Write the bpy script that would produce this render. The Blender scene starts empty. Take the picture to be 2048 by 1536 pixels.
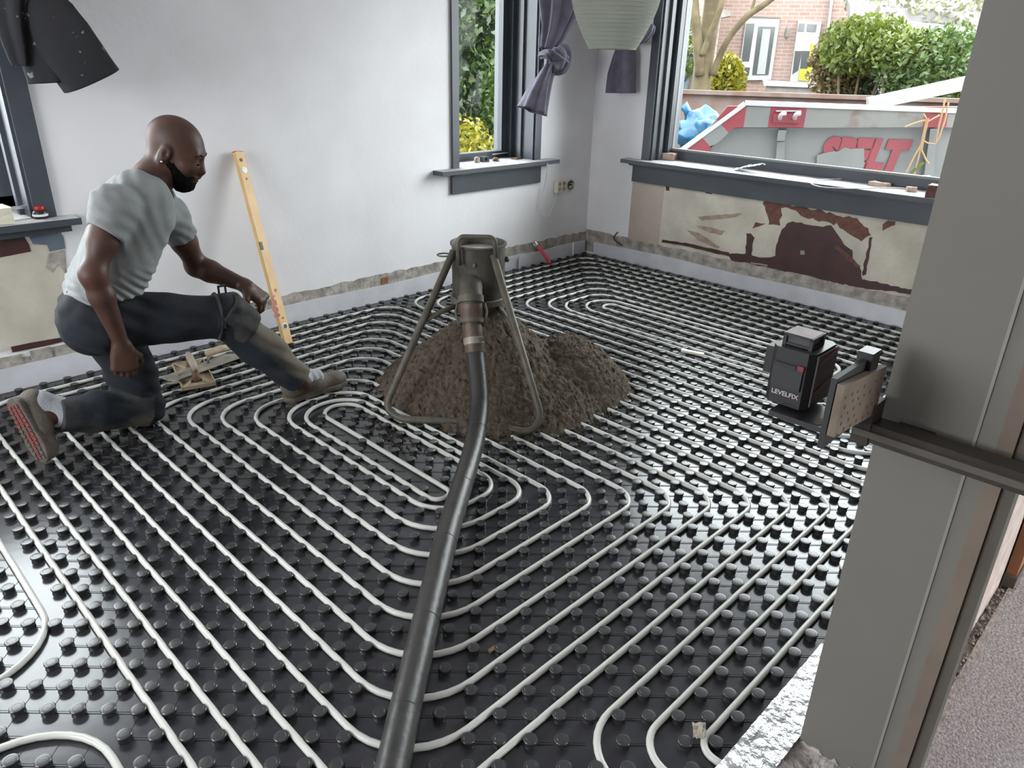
import bpy, math, random
import numpy as np
from mathutils import Vector, Matrix, geometry

# ------------------------------------------------------------------ camera
CAM = (-4.68628611, -3.75146773, 1.43525438)
YAW, PITCH, ROLL, FPX = 0.800531710, 0.414814533, 0.024808006, 1474.132544
scene = bpy.context.scene
col = scene.collection

def cam_axes():
    cy, sy, cp, sp = math.cos(YAW), math.sin(YAW), math.cos(PITCH), math.sin(PITCH)
    f = np.array([sy * cp, cy * cp, -sp]); r = np.array([cy, -sy, 0.0]); u = np.cross(r, f)
    c, s = math.cos(ROLL), math.sin(ROLL)
    return c * r + s * u, -s * r + c * u, f
CR, CU, CF = cam_axes()
CP = np.array(CAM)
def ray(px, py): return CF + (px - 1024) / FPX * CR - (py - 768) / FPX * CU
def onz(px, py, z=0.0): d = ray(px, py); return CP + d * ((z - CP[2]) / d[2])
def onY(px, py, y=0.0): d = ray(px, py); return CP + d * ((y - CP[1]) / d[1])
def onX(px, py, x=0.0): d = ray(px, py); return CP + d * ((x - CP[0]) / d[0])
def at(px, py, dep): return CP + dep * ray(px, py)
def to_px(P):
    d = np.asarray(P, float) - CP; z = d @ CF
    return 1024 + FPX * (d @ CR) / z, 768 - FPX * (d @ CU) / z, z

cam_d = bpy.data.cameras.new('camera'); cam_d.sensor_width = 36.0; cam_d.lens = FPX / 2048 * 36
cam_d.clip_start = 0.05; cam_d.clip_end = 300
cam = bpy.data.objects.new('camera', cam_d); col.objects.link(cam)
cam.matrix_world = Matrix(((CR[0], CU[0], -CF[0], CAM[0]), (CR[1], CU[1], -CF[1], CAM[1]), (CR[2], CU[2], -CF[2], CAM[2]), (0, 0, 0, 1)))
scene.camera = cam

# ------------------------------------------------------------------ light
scene.view_settings.view_transform = 'Standard'
scene.view_settings.look = 'None'
scene.view_settings.gamma = 1.0
scene.view_settings.use_curve_mapping = False
scene.view_settings.exposure = 3.78
w = bpy.data.worlds.new('overcast_sky'); scene.world = w; w.use_nodes = True
bg = w.node_tree.nodes['Background']; bg.inputs[0].default_value = (0.93, 0.97, 1.0, 1); bg.inputs[1].default_value = 1.0

def portal(name, loc, rot, sx, sy):
    l = bpy.data.lights.new(name, 'AREA'); l.shape = 'RECTANGLE'; l.size = sx; l.size_y = sy
    l.cycles.is_portal = True
    o = bpy.data.objects.new(name, l); col.objects.link(o); o.location = loc; o.rotation_euler = rot
# daylight portals in the wall openings (they only guide sampling of the sky)
portal('sky_portal', (0.34, -1.85, 1.65), (0, math.radians(90), 0), 1.7, 2.6)
portal('sky_portal', (-1.02, 0.34, 1.56), (math.radians(-90), 0, 0), 0.7, 1.5)
portal('sky_portal', (-4.6, 0.34, 1.55), (math.radians(-90), 0, 0), 1.5, 1.5)
portal('sky_portal', (-7.3, -1.6, 1.55), (0, math.radians(-90), 0), 1.5, 1.8)  # portal for the opening added in the unseen left wall
portal('sky_portal', (-1.6, -6.6, 1.0), (math.radians(90), 0, 0), 1.4, 2.2)

# ------------------------------------------------------------------ materials
M = {}
def mat(name, color, rough=0.6, metal=0.0, var=0.0, vscale=8.0, c2=None, bump=0.0, bscale=60.0, spec=0.5, coords='Object', detail=4.0, ramp=(0.35, 0.65), coat=0.0, transl=0.0):
    m = bpy.data.materials.new(name); m.use_nodes = True; M[name] = m
    nt = m.node_tree; b = nt.nodes['Principled BSDF']
    b.inputs['Roughness'].default_value = rough; b.inputs['Metallic'].default_value = metal
    b.inputs['Specular IOR Level'].default_value = spec
    b.inputs['Base Color'].default_value = (*color, 1)
    if coat: b.inputs['Coat Weight'].default_value = coat; b.inputs['Coat Roughness'].default_value = 0.15
    tc = None
    if var or c2 or bump:
        tc = nt.nodes.new('ShaderNodeTexCoord')
    if var or c2:
        n = nt.nodes.new('ShaderNodeTexNoise'); n.inputs['Scale'].default_value = vscale; n.inputs['Detail'].default_value = detail
        nt.links.new(tc.outputs[coords], n.inputs['Vector'])
        r = nt.nodes.new('ShaderNodeValToRGB')
        a = c2 if c2 else tuple(min(1, c * (1 - var)) for c in color)
        bcol = color if c2 else tuple(min(1, c * (1 + var)) for c in color)
        r.color_ramp.elements[0].position = ramp[0]; r.color_ramp.elements[1].position = ramp[1]
        r.color_ramp.elements[0].color = (*a, 1); r.color_ramp.elements[1].color = (*bcol, 1)
        nt.links.new(n.outputs['Fac'], r.inputs['Fac']); nt.links.new(r.outputs['Color'], b.inputs['Base Color'])
    if bump:
        n2 = nt.nodes.new('ShaderNodeTexNoise'); n2.inputs['Scale'].default_value = bscale; n2.inputs['Detail'].default_value = 5
        nt.links.new(tc.outputs[coords], n2.inputs['Vector'])
        bp = nt.nodes.new('ShaderNodeBump'); bp.inputs['Strength'].default_value = bump; bp.inputs['Distance'].default_value = 0.01
        nt.links.new(n2.outputs['Fac'], bp.inputs['Height']); nt.links.new(bp.outputs['Normal'], b.inputs['Normal'])
    if transl:
        out = nt.nodes['Material Output']; t = nt.nodes.new('ShaderNodeBsdfTranslucent'); mx = nt.nodes.new('ShaderNodeMixShader')
        mx.inputs[0].default_value = transl; t.inputs[0].default_value = (*color, 1)
        if var or c2: nt.links.new(r.outputs['Color'], t.inputs[0])
        nt.links.new(b.outputs[0], mx.inputs[1]); nt.links.new(t.outputs[0], mx.inputs[2]); nt.links.new(mx.outputs[0], out.inputs[0])
    return m

mat('wall_paint', (0.84, 0.83, 0.85), 0.75, c2=(0.74, 0.725, 0.73), vscale=1.6, bump=0.10, bscale=35, ramp=(0.3, 0.6), coords='Object')
mat('cream_plaster', (0.66, 0.62, 0.52), 0.85, c2=(0.50, 0.46, 0.38), vscale=5, bump=0.25, bscale=40, detail=8)
mat('beige_plaster', (0.52, 0.45, 0.38), 0.85, c2=(0.46, 0.39, 0.32), vscale=6, bump=0.2, bscale=40)
mat('maroon_paint', (0.075, 0.028, 0.026), 0.5, c2=(0.05, 0.022, 0.022), vscale=9, bump=0.15, bscale=60)
mat('rust_paint', (0.17, 0.062, 0.038), 0.6, c2=(0.10, 0.04, 0.03), vscale=30, bump=0.3, bscale=60)
mat('streak_stain', (0.30, 0.20, 0.14), 0.8, c2=(0.42, 0.34, 0.26), vscale=25)
mat('raw_plaster', (0.50, 0.46, 0.41), 0.95, c2=(0.26, 0.235, 0.21), vscale=16, bump=0.9, bscale=45, detail=9)
mat('blue_paint', (0.13, 0.17, 0.21), 0.6, var=0.1, vscale=8)
mat('frame_paint', (0.062, 0.070, 0.084), 0.42, var=0.08, vscale=5, bump=0.03, bscale=20)
mat('sill_board', (0.085, 0.092, 0.105), 0.4, c2=(0.30, 0.29, 0.28), vscale=4, ramp=(0.25, 0.75))
mat('sill_dust_lit', (0.62, 0.60, 0.60), 0.6, c2=(0.34, 0.33, 0.34), vscale=7)  # dust tone lightened to carry the window light on the sill tops
mat('foam', (0.70, 0.70, 0.74), 0.55, c2=(0.60, 0.60, 0.63), vscale=7, bump=0.12, bscale=14)
mat('mat_plastic', (0.032, 0.032, 0.038), 0.20, var=0.25, vscale=3, spec=0.62, bump=0.05, bscale=9)
mat('nub_plastic', (0.022, 0.022, 0.025), 0.27, c2=(0.034, 0.034, 0.035), vscale=6, spec=0.6, ramp=(0.45, 0.8))
mat('pipe_plastic', (0.60, 0.60, 0.555), 0.33, var=0.05, vscale=3, spec=0.5)
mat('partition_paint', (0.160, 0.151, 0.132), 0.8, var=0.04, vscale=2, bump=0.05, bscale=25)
mat('bead_paint', (0.24, 0.23, 0.205), 0.7)
mat('jamb_wood', (0.19, 0.15, 0.115), 0.8, c2=(0.15, 0.115, 0.09), vscale=6)
mat('dark_jamb', (0.10, 0.088, 0.075), 0.8, var=0.1, vscale=6)
mat('grit', (0.60, 0.56, 0.56), 0.95, c2=(0.36, 0.33, 0.33), vscale=140, bump=1.0, bscale=160, detail=2)
mat('rough_concrete', (0.52, 0.47, 0.44), 0.95, c2=(0.33, 0.29, 0.27), vscale=60, bump=1.0, bscale=90, detail=6)
mat('pink_plaster', (0.62, 0.53, 0.48), 0.9, c2=(0.48, 0.39, 0.34), vscale=22, bump=0.5, bscale=40)
mat('orange_wood', (0.33, 0.145, 0.06), 0.6, c2=(0.20, 0.08, 0.035), vscale=9)
mat('foil', (0.72, 0.73, 0.75), 0.28, metal=0.9, var=0.1, vscale=12, bump=0.9, bscale=45)
mat('screed', (0.135, 0.103, 0.070), 0.95, c2=(0.070, 0.054, 0.039), vscale=45, bump=0.9, bscale=170, detail=6)
mat('hopper_steel', (0.105, 0.098, 0.080), 0.62, metal=0.25, c2=(0.055, 0.05, 0.04), vscale=12, bump=0.3, bscale=40)
mat('hopper_inside', (0.42, 0.42, 0.36), 0.55, metal=0.15, c2=(0.30, 0.30, 0.26), vscale=14)
mat('leg_steel', (0.095, 0.090, 0.075), 0.6, metal=0.3, c2=(0.15, 0.13, 0.10), vscale=20, bump=0.2, bscale=60)
mat('rust_coupling', (0.16, 0.105, 0.08), 0.55, metal=0.35, c2=(0.09, 0.07, 0.055), vscale=18, bump=0.3, bscale=50)
mat('hose_rubber', (0.012, 0.012, 0.013), 0.40, c2=(0.034, 0.031, 0.028), vscale=9, bump=0.2, bscale=30, ramp=(0.5, 0.8))
mat('level_yellow', (0.72, 0.46, 0.19), 0.45, c2=(0.62, 0.38, 0.15), vscale=10)
mat('red_plastic', (0.40, 0.02, 0.02), 0.4)
mat('red_hose', (0.55, 0.06, 0.09), 0.45, bump=0.2, bscale=60)
mat('green_vial', (0.05, 0.11, 0.03), 0.45, spec=0.3)
mat('white_plastic', (0.80, 0.80, 0.78), 0.4)
mat('cream_plastic', (0.72, 0.69, 0.55), 0.4)
mat('black_plastic', (0.012, 0.012, 0.013), 0.35)
mat('dark_rubber', (0.020, 0.020, 0.022), 0.55)
mat('laser_side', (0.045, 0.036, 0.034), 0.55, var=0.1, vscale=20)
mat('laser_red', (0.16, 0.02, 0.025), 0.5)
mat('laser_label', (0.48, 0.42, 0.42), 0.55, var=0.1, vscale=50)
mat('bracket_metal', (0.05, 0.05, 0.052), 0.35, metal=0.7)
mat('osb', (0.19, 0.155, 0.115), 0.75, c2=(0.14, 0.105, 0.075), vscale=16)
mat('hole_dark', (0.10, 0.055, 0.035), 0.8)
mat('clamp_bar', (0.022, 0.018, 0.014), 0.65, c2=(0.034, 0.026, 0.020), vscale=9)
mat('curtain_dark', (0.20, 0.20, 0.20), 0.9, c2=(0.017, 0.017, 0.020), vscale=34, ramp=(0.70, 0.76), detail=1.0, bump=0.3, bscale=200)
mat('curtain_grey', (0.125, 0.115, 0.150), 0.85, c2=(0.085, 0.080, 0.105), vscale=12, bump=0.2, bscale=200)
mat('dust_spot', (0.35, 0.34, 0.33), 0.9)
mat('float_plastic', (0.48, 0.38, 0.25), 0.7, c2=(0.34, 0.27, 0.19), vscale=20, bump=0.2, bscale=60)
mat('float_handle', (0.30, 0.27, 0.22), 0.7, c2=(0.42, 0.36, 0.28), vscale=18)
mat('trowel_steel', (0.40, 0.37, 0.31), 0.5, metal=0.3, c2=(0.28, 0.26, 0.22), vscale=14)
mat('brown_block', (0.17, 0.10, 0.065), 0.7)
mat('brick', (0.50, 0.33, 0.26), 0.9, c2=(0.62, 0.53, 0.45), vscale=22, bump=0.4, bscale=60)
mat('blue_film', (0.10, 0.30, 0.55), 0.25, c2=(0.55, 0.62, 0.72), vscale=10)
mat('cable_white', (0.72, 0.71, 0.68), 0.4)
mat('chrome', (0.55, 0.54, 0.52), 0.25, metal=0.9)
mat('skin', (0.084, 0.036, 0.022), 0.52, c2=(0.060, 0.026, 0.017), vscale=9, bump=0.06, bscale=160, spec=0.45)
mat('beard_hair', (0.006, 0.005, 0.005), 1.0, bump=0.5, bscale=260, spec=0.1)
mat('lip', (0.10, 0.036, 0.032), 0.5)
mat('shirt', (0.255, 0.265, 0.265), 0.9, c2=(0.22, 0.23, 0.23), vscale=14, bump=0.18, bscale=28)
mat('shirt_seam', (0.24, 0.25, 0.25), 0.9)
mat('sock', (0.42, 0.43, 0.45), 0.9, bump=0.4, bscale=120)
mat('shoe_upper', (0.105, 0.088, 0.068), 0.8, c2=(0.16, 0.14, 0.115), vscale=14, bump=0.3, bscale=80)
mat('shoe_sole', (0.085, 0.068, 0.055), 0.8, c2=(0.14, 0.12, 0.10), vscale=20, bump=0.3, bscale=60)
mat('tread_red', (0.26, 0.04, 0.035), 0.7, c2=(0.11, 0.06, 0.05), vscale=40)
mat('knee_pad', (0.022, 0.024, 0.027), 0.9, c2=(0.060, 0.058, 0.054), vscale=18, bump=0.3, bscale=60)
mat('earring', (0.8, 0.8, 0.8), 0.2, metal=1.0)
# outdoors (albedos darkened so daylight holds at the indoor exposure)
def omat(name, color, *a_, **k_):
    dk = 0.23 if name.startswith('skip') or name in ('bark', 'bag_blue', 'van_paint', 'van_dark') else 0.26 if name.startswith('leaf') else 0.32
    if 'c2' in k_: k_['c2'] = tuple(c * dk for c in k_['c2'])
    return mat(name, tuple(c * dk for c in color), *a_, **k_)
omat('pavement', (0.42, 0.38, 0.34), 0.95, c2=(0.34, 0.30, 0.27), vscale=3)
omat('far_brick', (0.46, 0.31, 0.26), 0.9, var=0.1, vscale=3)
omat('white_wood', (0.78, 0.78, 0.76), 0.5)
omat('house_glass', (0.16, 0.17, 0.17), 0.12, spec=0.6)
omat('house_curtain', (0.62, 0.66, 0.64), 0.8)
omat('door_yellow', (0.72, 0.66, 0.03), 0.45)
omat('bark', (0.24, 0.165, 0.085), 0.95, c2=(0.38, 0.30, 0.15), vscale=6, bump=0.6, bscale=25)
omat('leaf_green', (0.22, 0.36, 0.06), 0.5, c2=(0.10, 0.20, 0.04), vscale=9, transl=0.35)
omat('leaf_dark', (0.11, 0.20, 0.07), 0.35, c2=(0.055, 0.11, 0.04), vscale=9, transl=0.25)
omat('leaf_bright', (0.34, 0.42, 0.04), 0.5, c2=(0.22, 0.32, 0.05), vscale=9, transl=0.35)
omat('leaf_yellow', (0.72, 0.62, 0.02), 0.5, c2=(0.50, 0.48, 0.03), vscale=9, transl=0.35)
omat('leaf_red', (0.40, 0.24, 0.08), 0.6, c2=(0.26, 0.24, 0.06), vscale=9, transl=0.3)
omat('leaf_pale', (0.75, 0.70, 0.42), 0.6, c2=(0.50, 0.52, 0.26), vscale=9, transl=0.35)
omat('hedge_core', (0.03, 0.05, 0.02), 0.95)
omat('skip_paint', (0.42, 0.43, 0.42), 0.55, c2=(0.36, 0.37, 0.36), vscale=4, bump=0.1, bscale=8)
omat('skip_rusty', (0.42, 0.41, 0.38), 0.65, c2=(0.26, 0.12, 0.06), vscale=6, ramp=(0.30, 0.48), detail=8)
omat('skip_rust', (0.38, 0.21, 0.155), 0.9, c2=(0.50, 0.40, 0.35), vscale=5, detail=8)
omat('skip_red', (0.52, 0.05, 0.075), 0.5, var=0.08, vscale=5)
omat('skip_lettering', (0.52, 0.05, 0.075), 0.5)
omat('rim_white', (0.78, 0.78, 0.78), 0.5)
omat('bag_blue', (0.01, 0.20, 0.48), 0.35, c2=(0.03, 0.34, 0.62), vscale=6, bump=0.4, bscale=14)
omat('straw', (0.60, 0.38, 0.18), 0.8)
omat('van_paint', (0.40, 0.56, 0.60), 0.4)
omat('van_dark', (0.06, 0.08, 0.09), 0.5)
omat('stone_wall', (0.52, 0.48, 0.42), 0.9, c2=(0.36, 0.33, 0.28), vscale=9)
omat('grey_roof', (0.50, 0.47, 0.47), 0.8, var=0.1, vscale=3)

def glass_mat():
    m = bpy.data.materials.new('window_glass'); m.use_nodes = True; nt = m.node_tree; nt.nodes.clear()
    o = nt.nodes.new('ShaderNodeOutputMaterial'); t = nt.nodes.new('ShaderNodeBsdfTransparent'); g = nt.nodes.new('ShaderNodeBsdfGlossy')
    g.inputs['Roughness'].default_value = 0.02; f = nt.nodes.new('ShaderNodeFresnel'); f.inputs[0].default_value = 1.12
    t.inputs[0].default_value = (0.96, 0.975, 0.97, 1)
    mx = nt.nodes.new('ShaderNodeMixShader'); nt.links.new(f.outputs[0], mx.inputs[0]); nt.links.new(t.outputs[0], mx.inputs[1]); nt.links.new(g.outputs[0], mx.inputs[2]); nt.links.new(mx.outputs[0], o.inputs[0])
    M['window_glass'] = m
glass_mat()
def paper_mat():
    m = bpy.data.materials.new('lantern_paper'); m.use_nodes = True; nt = m.node_tree; nt.nodes.clear()
    o = nt.nodes.new('ShaderNodeOutputMaterial'); d = nt.nodes.new('ShaderNodeBsdfDiffuse'); d.inputs[0].default_value = (0.30, 0.31, 0.285, 1)
    t = nt.nodes.new('ShaderNodeBsdfTranslucent'); t.inputs[0].default_value = (0.50, 0.51, 0.47, 1)
    tr = nt.nodes.new('ShaderNodeBsdfTransparent'); tr.inputs[0].default_value = (0.8, 0.82, 0.78, 1)
    a = nt.nodes.new('ShaderNodeMixShader'); a.inputs[0].default_value = 0.4
    b = nt.nodes.new('ShaderNodeMixShader'); b.inputs[0].default_value = 0.26
    nt.links.new(d.outputs[0], a.inputs[1]); nt.links.new(t.outputs[0], a.inputs[2]); nt.links.new(a.outputs[0], b.inputs[1]); nt.links.new(tr.outputs[0], b.inputs[2]); nt.links.new(b.outputs[0], o.inputs[0])
    M['lantern_paper'] = m
paper_mat()
def film_mat():
    m = bpy.data.materials.new('clear_film'); m.use_nodes = True; nt = m.node_tree; nt.nodes.clear()
    o = nt.nodes.new('ShaderNodeOutputMaterial'); d = nt.nodes.new('ShaderNodeBsdfPrincipled'); d.inputs['Base Color'].default_value = (0.75, 0.77, 0.78, 1); d.inputs['Roughness'].default_value = 0.2
    tr = nt.nodes.new('ShaderNodeBsdfTransparent'); b = nt.nodes.new('ShaderNodeMixShader'); b.inputs[0].default_value = 0.45
    nt.links.new(d.outputs[0], b.inputs[1]); nt.links.new(tr.outputs[0], b.inputs[2]); nt.links.new(b.outputs[0], o.inputs[0])
    M['clear_film'] = m
film_mat()
def jeans_mat():
    m = mat('jeans', (0.013, 0.017, 0.025), 0.9, bump=0.35, bscale=26); nt = m.node_tree; b = nt.nodes['Principled BSDF']
    tc = nt.nodes.new('ShaderNodeTexCoord'); n = nt.nodes.new('ShaderNodeTexNoise'); n.inputs['Scale'].default_value = 7; n.inputs['Detail'].default_value = 5
    nt.links.new(tc.outputs['Object'], n.inputs['Vector'])
    at_ = nt.nodes.new('ShaderNodeAttribute'); at_.attribute_name = 'dirt'
    ad = nt.nodes.new('ShaderNodeMath'); ad.operation = 'ADD'; nt.links.new(n.outputs['Fac'], ad.inputs[0]); nt.links.new(at_.outputs['Fac'], ad.inputs[1])
    r = nt.nodes.new('ShaderNodeValToRGB'); e = r.color_ramp.elements
    e[0].position = 0.45; e[0].color = (0.006, 0.008, 0.012, 1); e[1].position = 1.35; e[1].color = (0.15, 0.13, 0.10, 1)
    x = e.new(0.75); x.color = (0.016, 0.022, 0.031, 1)
    dv = nt.nodes.new('ShaderNodeMath'); dv.operation = 'MULTIPLY'; dv.inputs[1].default_value = 0.72; nt.links.new(ad.outputs[0], dv.inputs[0])
    e[0].position = 0.33; x.position = 0.55; e[2].position = 0.95
    nt.links.new(dv.outputs[0], r.inputs['Fac']); nt.links.new(r.outputs['Color'], b.inputs['Base Color'])
jeans_mat()
def brick_tex():
    m = M['far_brick']; nt = m.node_tree; b = nt.nodes['Principled BSDF']; tc = nt.nodes.new('ShaderNodeTexCoord'); mp = nt.nodes.new('ShaderNodeMapping')
    mp.inputs['Rotation'].default_value = (math.radians(90), 0, 0)
    t = nt.nodes.new('ShaderNodeTexBrick'); t.inputs['Scale'].default_value = 1.0; t.inputs['Brick Width'].default_value = 0.22; t.inputs['Row Height'].default_value = 0.07; t.inputs['Mortar Size'].default_value = 0.008
    t.inputs['Color1'].default_value = (0.17, 0.105, 0.085, 1); t.inputs['Color2'].default_value = (0.20, 0.13, 0.108, 1); t.inputs['Mortar'].default_value = (0.21, 0.185, 0.165, 1)
    nt.links.new(tc.outputs['Object'], mp.inputs[0]); nt.links.new(mp.outputs[0], t.inputs['Vector']); nt.links.new(t.outputs['Color'], b.inputs['Base Color'])
brick_tex()

# ------------------------------------------------------------------ mesh helpers
def link(name, me, m, parent=None, smooth=False):
    if m is not None: me.materials.append(M[m] if isinstance(m, str) else m)
    if smooth: me.polygons.foreach_set('use_smooth', [True] * len(me.polygons))
    o = bpy.data.objects.new(name, me); col.objects.link(o)
    if parent is not None: o.parent = parent
    return o
def tag(o, label=None, cat=None, group=None, kind=None):
    if label: o['label'] = label
    if cat: o['category'] = cat
    if group: o['group'] = group
    if kind: o['kind'] = kind
    return o
def thing(name, label, cat, loc=(0, 0, 0), rz=0.0, group=None):
    o = bpy.data.objects.new(name, None); col.objects.link(o); o.location = loc; o.rotation_euler = (0, 0, rz); o.empty_display_size = 0.05
    return tag(o, label, cat, group)

class MB:
    def __init__(s): s.v = []; s.f = []
    def add(s, vs, fs):
        n = len(s.v); s.v += [tuple(float(c) for c in q) for q in vs]; s.f += [tuple(n + i for i in q) for q in fs]; return s
    def box(s, lo, hi, rz=0.0, rx=0.0, c=None):
        (x0, y0, z0), (x1, y1, z1) = lo, hi
        vs = [(x0, y0, z0), (x1, y0, z0), (x1, y1, z0), (x0, y1, z0), (x0, y0, z1), (x1, y0, z1), (x1, y1, z1), (x0, y1, z1)]
        if rz or rx:
            ce = Vector(c) if c is not None else Vector(((x0 + x1) / 2, (y0 + y1) / 2, (z0 + z1) / 2))
            R = Matrix.Rotation(rz, 3, 'Z') @ Matrix.Rotation(rx, 3, 'X'); vs = [tuple(R @ (Vector(q) - ce) + ce) for q in vs]
        return s.add(vs, [(0, 3, 2, 1), (4, 5, 6, 7), (0, 1, 5, 4), (1, 2, 6, 5), (2, 3, 7, 6), (3, 0, 4, 7)])
    def obox(s, c, X, Y, Z, sx, sy, sz):     # oriented box, half axes given by unit vectors
        c, X, Y, Z = map(lambda q: np.asarray(q, float), (c, X, Y, Z)); vs = []
        for k in (-.5, .5):
            for i, j in ((-.5, -.5), (.5, -.5), (.5, .5), (-.5, .5)): vs.append(c + X * sx * i + Y * sy * j + Z * sz * k)
        return s.add(vs, [(0, 3, 2, 1), (4, 5, 6, 7), (0, 1, 5, 4), (1, 2, 6, 5), (2, 3, 7, 6), (3, 0, 4, 7)])
    def tube(s, pts, r, n=10, cap=True, closed=False, flat=1.0):
        pts = [Vector(q) for q in pts]; rs = r if hasattr(r, '__len__') else [r] * len(pts); N = len(pts)
        t0 = (pts[1] - pts[0]).normalized(); up = Vector((0, 0, 1)) if abs(t0.z) < 0.95 else Vector((1, 0, 0))
        nrm = (up - t0 * up.dot(t0)).normalized(); vs = []; pt = t0
        for i in range(N):
            if closed: t = (pts[(i + 1) % N] - pts[i - 1]).normalized()
            else: t = (pts[min(i + 1, N - 1)] - pts[max(i - 1, 0)]).normalized()
            q = pt.rotation_difference(t); nrm = (q @ nrm); nrm = (nrm - t * nrm.dot(t)).normalized(); pt = t; b = t.cross(nrm)
            for k in range(n):
                a = 2 * math.pi * k / n; vs.append(pts[i] + (nrm * math.cos(a) * flat + b * math.sin(a)) * rs[i])
        fs = []
        for i in range(N if closed else N - 1):
            for k in range(n):
                a, b2 = i * n + k, i * n + (k + 1) % n; c, d = ((i + 1) % N) * n + (k + 1) % n, ((i + 1) % N) * n + k
                fs.append((a, b2, c, d))
        if cap and not closed: fs += [tuple(range(n - 1, -1, -1)), tuple(range((N - 1) * n, N * n))]
        return s.add(vs, fs)
    def lathe(s, prof, n=24, c=(0, 0, 0), axis=None, cap=True, sx=1, sy=1):
        c = np.asarray(c, float); Z = np.array([0, 0, 1.0]) if axis is None else np.asarray(axis, float) / np.linalg.norm(axis)
        h = np.array([1.0, 0, 0]) if abs(Z[0]) < 0.9 else np.array([0, 1.0, 0]); X = np.cross(h, Z); X /= np.linalg.norm(X); Y = np.cross(Z, X)
        if axis is None: X, Y = np.array([1.0, 0, 0]), np.array([0, 1.0, 0])
        vs = [c + Z * z + (X * math.cos(2 * math.pi * k / n) * sx + Y * math.sin(2 * math.pi * k / n) * sy) * r for r, z in prof for k in range(n)]
        fs = [(i * n + k, i * n + (k + 1) % n, (i + 1) * n + (k + 1) % n, (i + 1) * n + k) for i in range(len(prof) - 1) for k in range(n)]
        if cap: fs += [tuple(range(n - 1, -1, -1)), tuple(range((len(prof) - 1) * n, len(prof) * n))]
        return s.add(vs, fs)
    def prism(s, poly, d):                   # poly: list of 3D points (one plane), d: extrusion vector
        n = len(poly); P = [Vector(q) for q in poly]; D = Vector(d)
        tris = geometry.tessellate_polygon([P]); vs = P + [q + D for q in P]
        nn = (P[1] - P[0]).cross(P[2] - P[1])
        fs = [t for t in tris] + [tuple(n + i for i in reversed(t)) for t in tris] + [(i, (i + 1) % n, n + (i + 1) % n, n + i) for i in range(n)]
        return s.add(vs, fs)
    def ball(s, c, r, n=12, m=8, sx=1, sy=1, sz=1):
        prof = [(max(1e-4, math.sin(math.pi * i / m)) * r, -math.cos(math.pi * i / m) * r * sz) for i in range(m + 1)]
        return s.lathe(prof, n, c, sx=sx, sy=sy)
    def build(s, name, m, parent=None, smooth=False, fix=True, angle=None):
        me = bpy.data.meshes.new(name); me.from_pydata(s.v, [], s.f); me.validate()
        if fix:
            import bmesh
            bm = bmesh.new(); bm.from_mesh(me); bmesh.ops.recalc_face_normals(bm, faces=bm.faces); bm.to_mesh(me); bm.free()
        o = link(name, me, m, parent, smooth)
        if smooth and angle is not None:
            try: me.set_sharp_from_angle(angle=math.radians(angle))
            except Exception: pass
        return o
def arrays_obj(name, V, F, m, parent=None, smooth=False):
    V = np.asarray(V, np.float32); F = np.asarray(F, np.int32); k = F.shape[1]
    me = bpy.data.meshes.new(name); me.vertices.add(len(V)); me.vertices.foreach_set('co', V.ravel())
    me.loops.add(F.size); me.loops.foreach_set('vertex_index', F.ravel()); me.polygons.add(len(F))
    me.polygons.foreach_set('loop_start', np.arange(0, F.size, k, dtype=np.int32)); me.update(calc_edges=True); me.validate()
    return link(name, me, m, parent, smooth)
def fillet(pts, rad, n=7):
    out = [Vector(pts[0])]
    for i in range(1, len(pts) - 1):
        p, a, b = Vector(pts[i]), Vector(pts[i - 1]), Vector(pts[i + 1]); da, db = (a - p), (b - p); r = rad[i] if hasattr(rad, '__len__') else rad
        ang = da.angle(db); t = min(r / math.tan(ang / 2), da.length * 0.49, db.length * 0.49); r2 = t * math.tan(ang / 2)
        A, B = p + da.normalized() * t, p + db.normalized() * t; cdir = (da.normalized() + db.normalized()).normalized(); c = p + cdir * (r2 / math.sin(ang / 2))
        va, vb = A - c, B - c; tot = va.angle(vb)
        for k in range(n + 1):
            s_ = k / n; out.append(c + (va * math.sin((1 - s_) * tot) + vb * math.sin(s_ * tot)) / math.sin(tot))
    out.append(Vector(pts[-1])); return out
def catmull(P, n=6):
    P = [np.array(q, float) for q in P]; out = []
    for i in range(len(P) - 1):
        p0, p1, p2, p3 = P[max(i - 1, 0)], P[i], P[i + 1], P[min(i + 2, len(P) - 1)]
        for k in range(n):
            t = k / n; out.append(0.5 * ((2 * p1) + (-p0 + p2) * t + (2 * p0 - 5 * p1 + 4 * p2 - p3) * t * t + (-p0 + 3 * p1 - 3 * p2 + p3) * t ** 3))
    out.append(P[-1]); return out
def text_mesh(body, size, depth, shear=0.0, offset=0.0):
    cu = bpy.data.curves.new('lettering', 'FONT'); cu.body = body; cu.size = size; cu.extrude = depth; cu.shear = shear; cu.offset = offset; cu.align_x = 'LEFT'; cu.resolution_u = 3
    o = bpy.data.objects.new('tmp', cu); col.objects.link(o); dg = bpy.context.evaluated_depsgraph_get()
    me = bpy.data.meshes.new_from_object(o.evaluated_get(dg)); bpy.data.objects.remove(o); bpy.data.curves.remove(cu); return me
def place_text(name, body, size, depth, origin, X, Y, m, parent, shear=0.0, offset=0.0, width=None):
    me = text_mesh(body, size, depth, shear, offset); X = Vector(X).normalized(); Y = Vector(Y).normalized(); Z = X.cross(Y)
    s = 1.0
    if width:
        xs = [v.co.x for v in me.vertices]; s = width / (max(xs) - min(xs)); x0 = min(xs)
    for v in me.vertices:
        c = v.co.copy(); x = (c.x - (x0 if width else 0)) * s; v.co = Vector(origin) + X * x + Y * c.y + Z * c.z
    return link(name, me, m, parent)
rng = np.random.default_rng(7)
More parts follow.
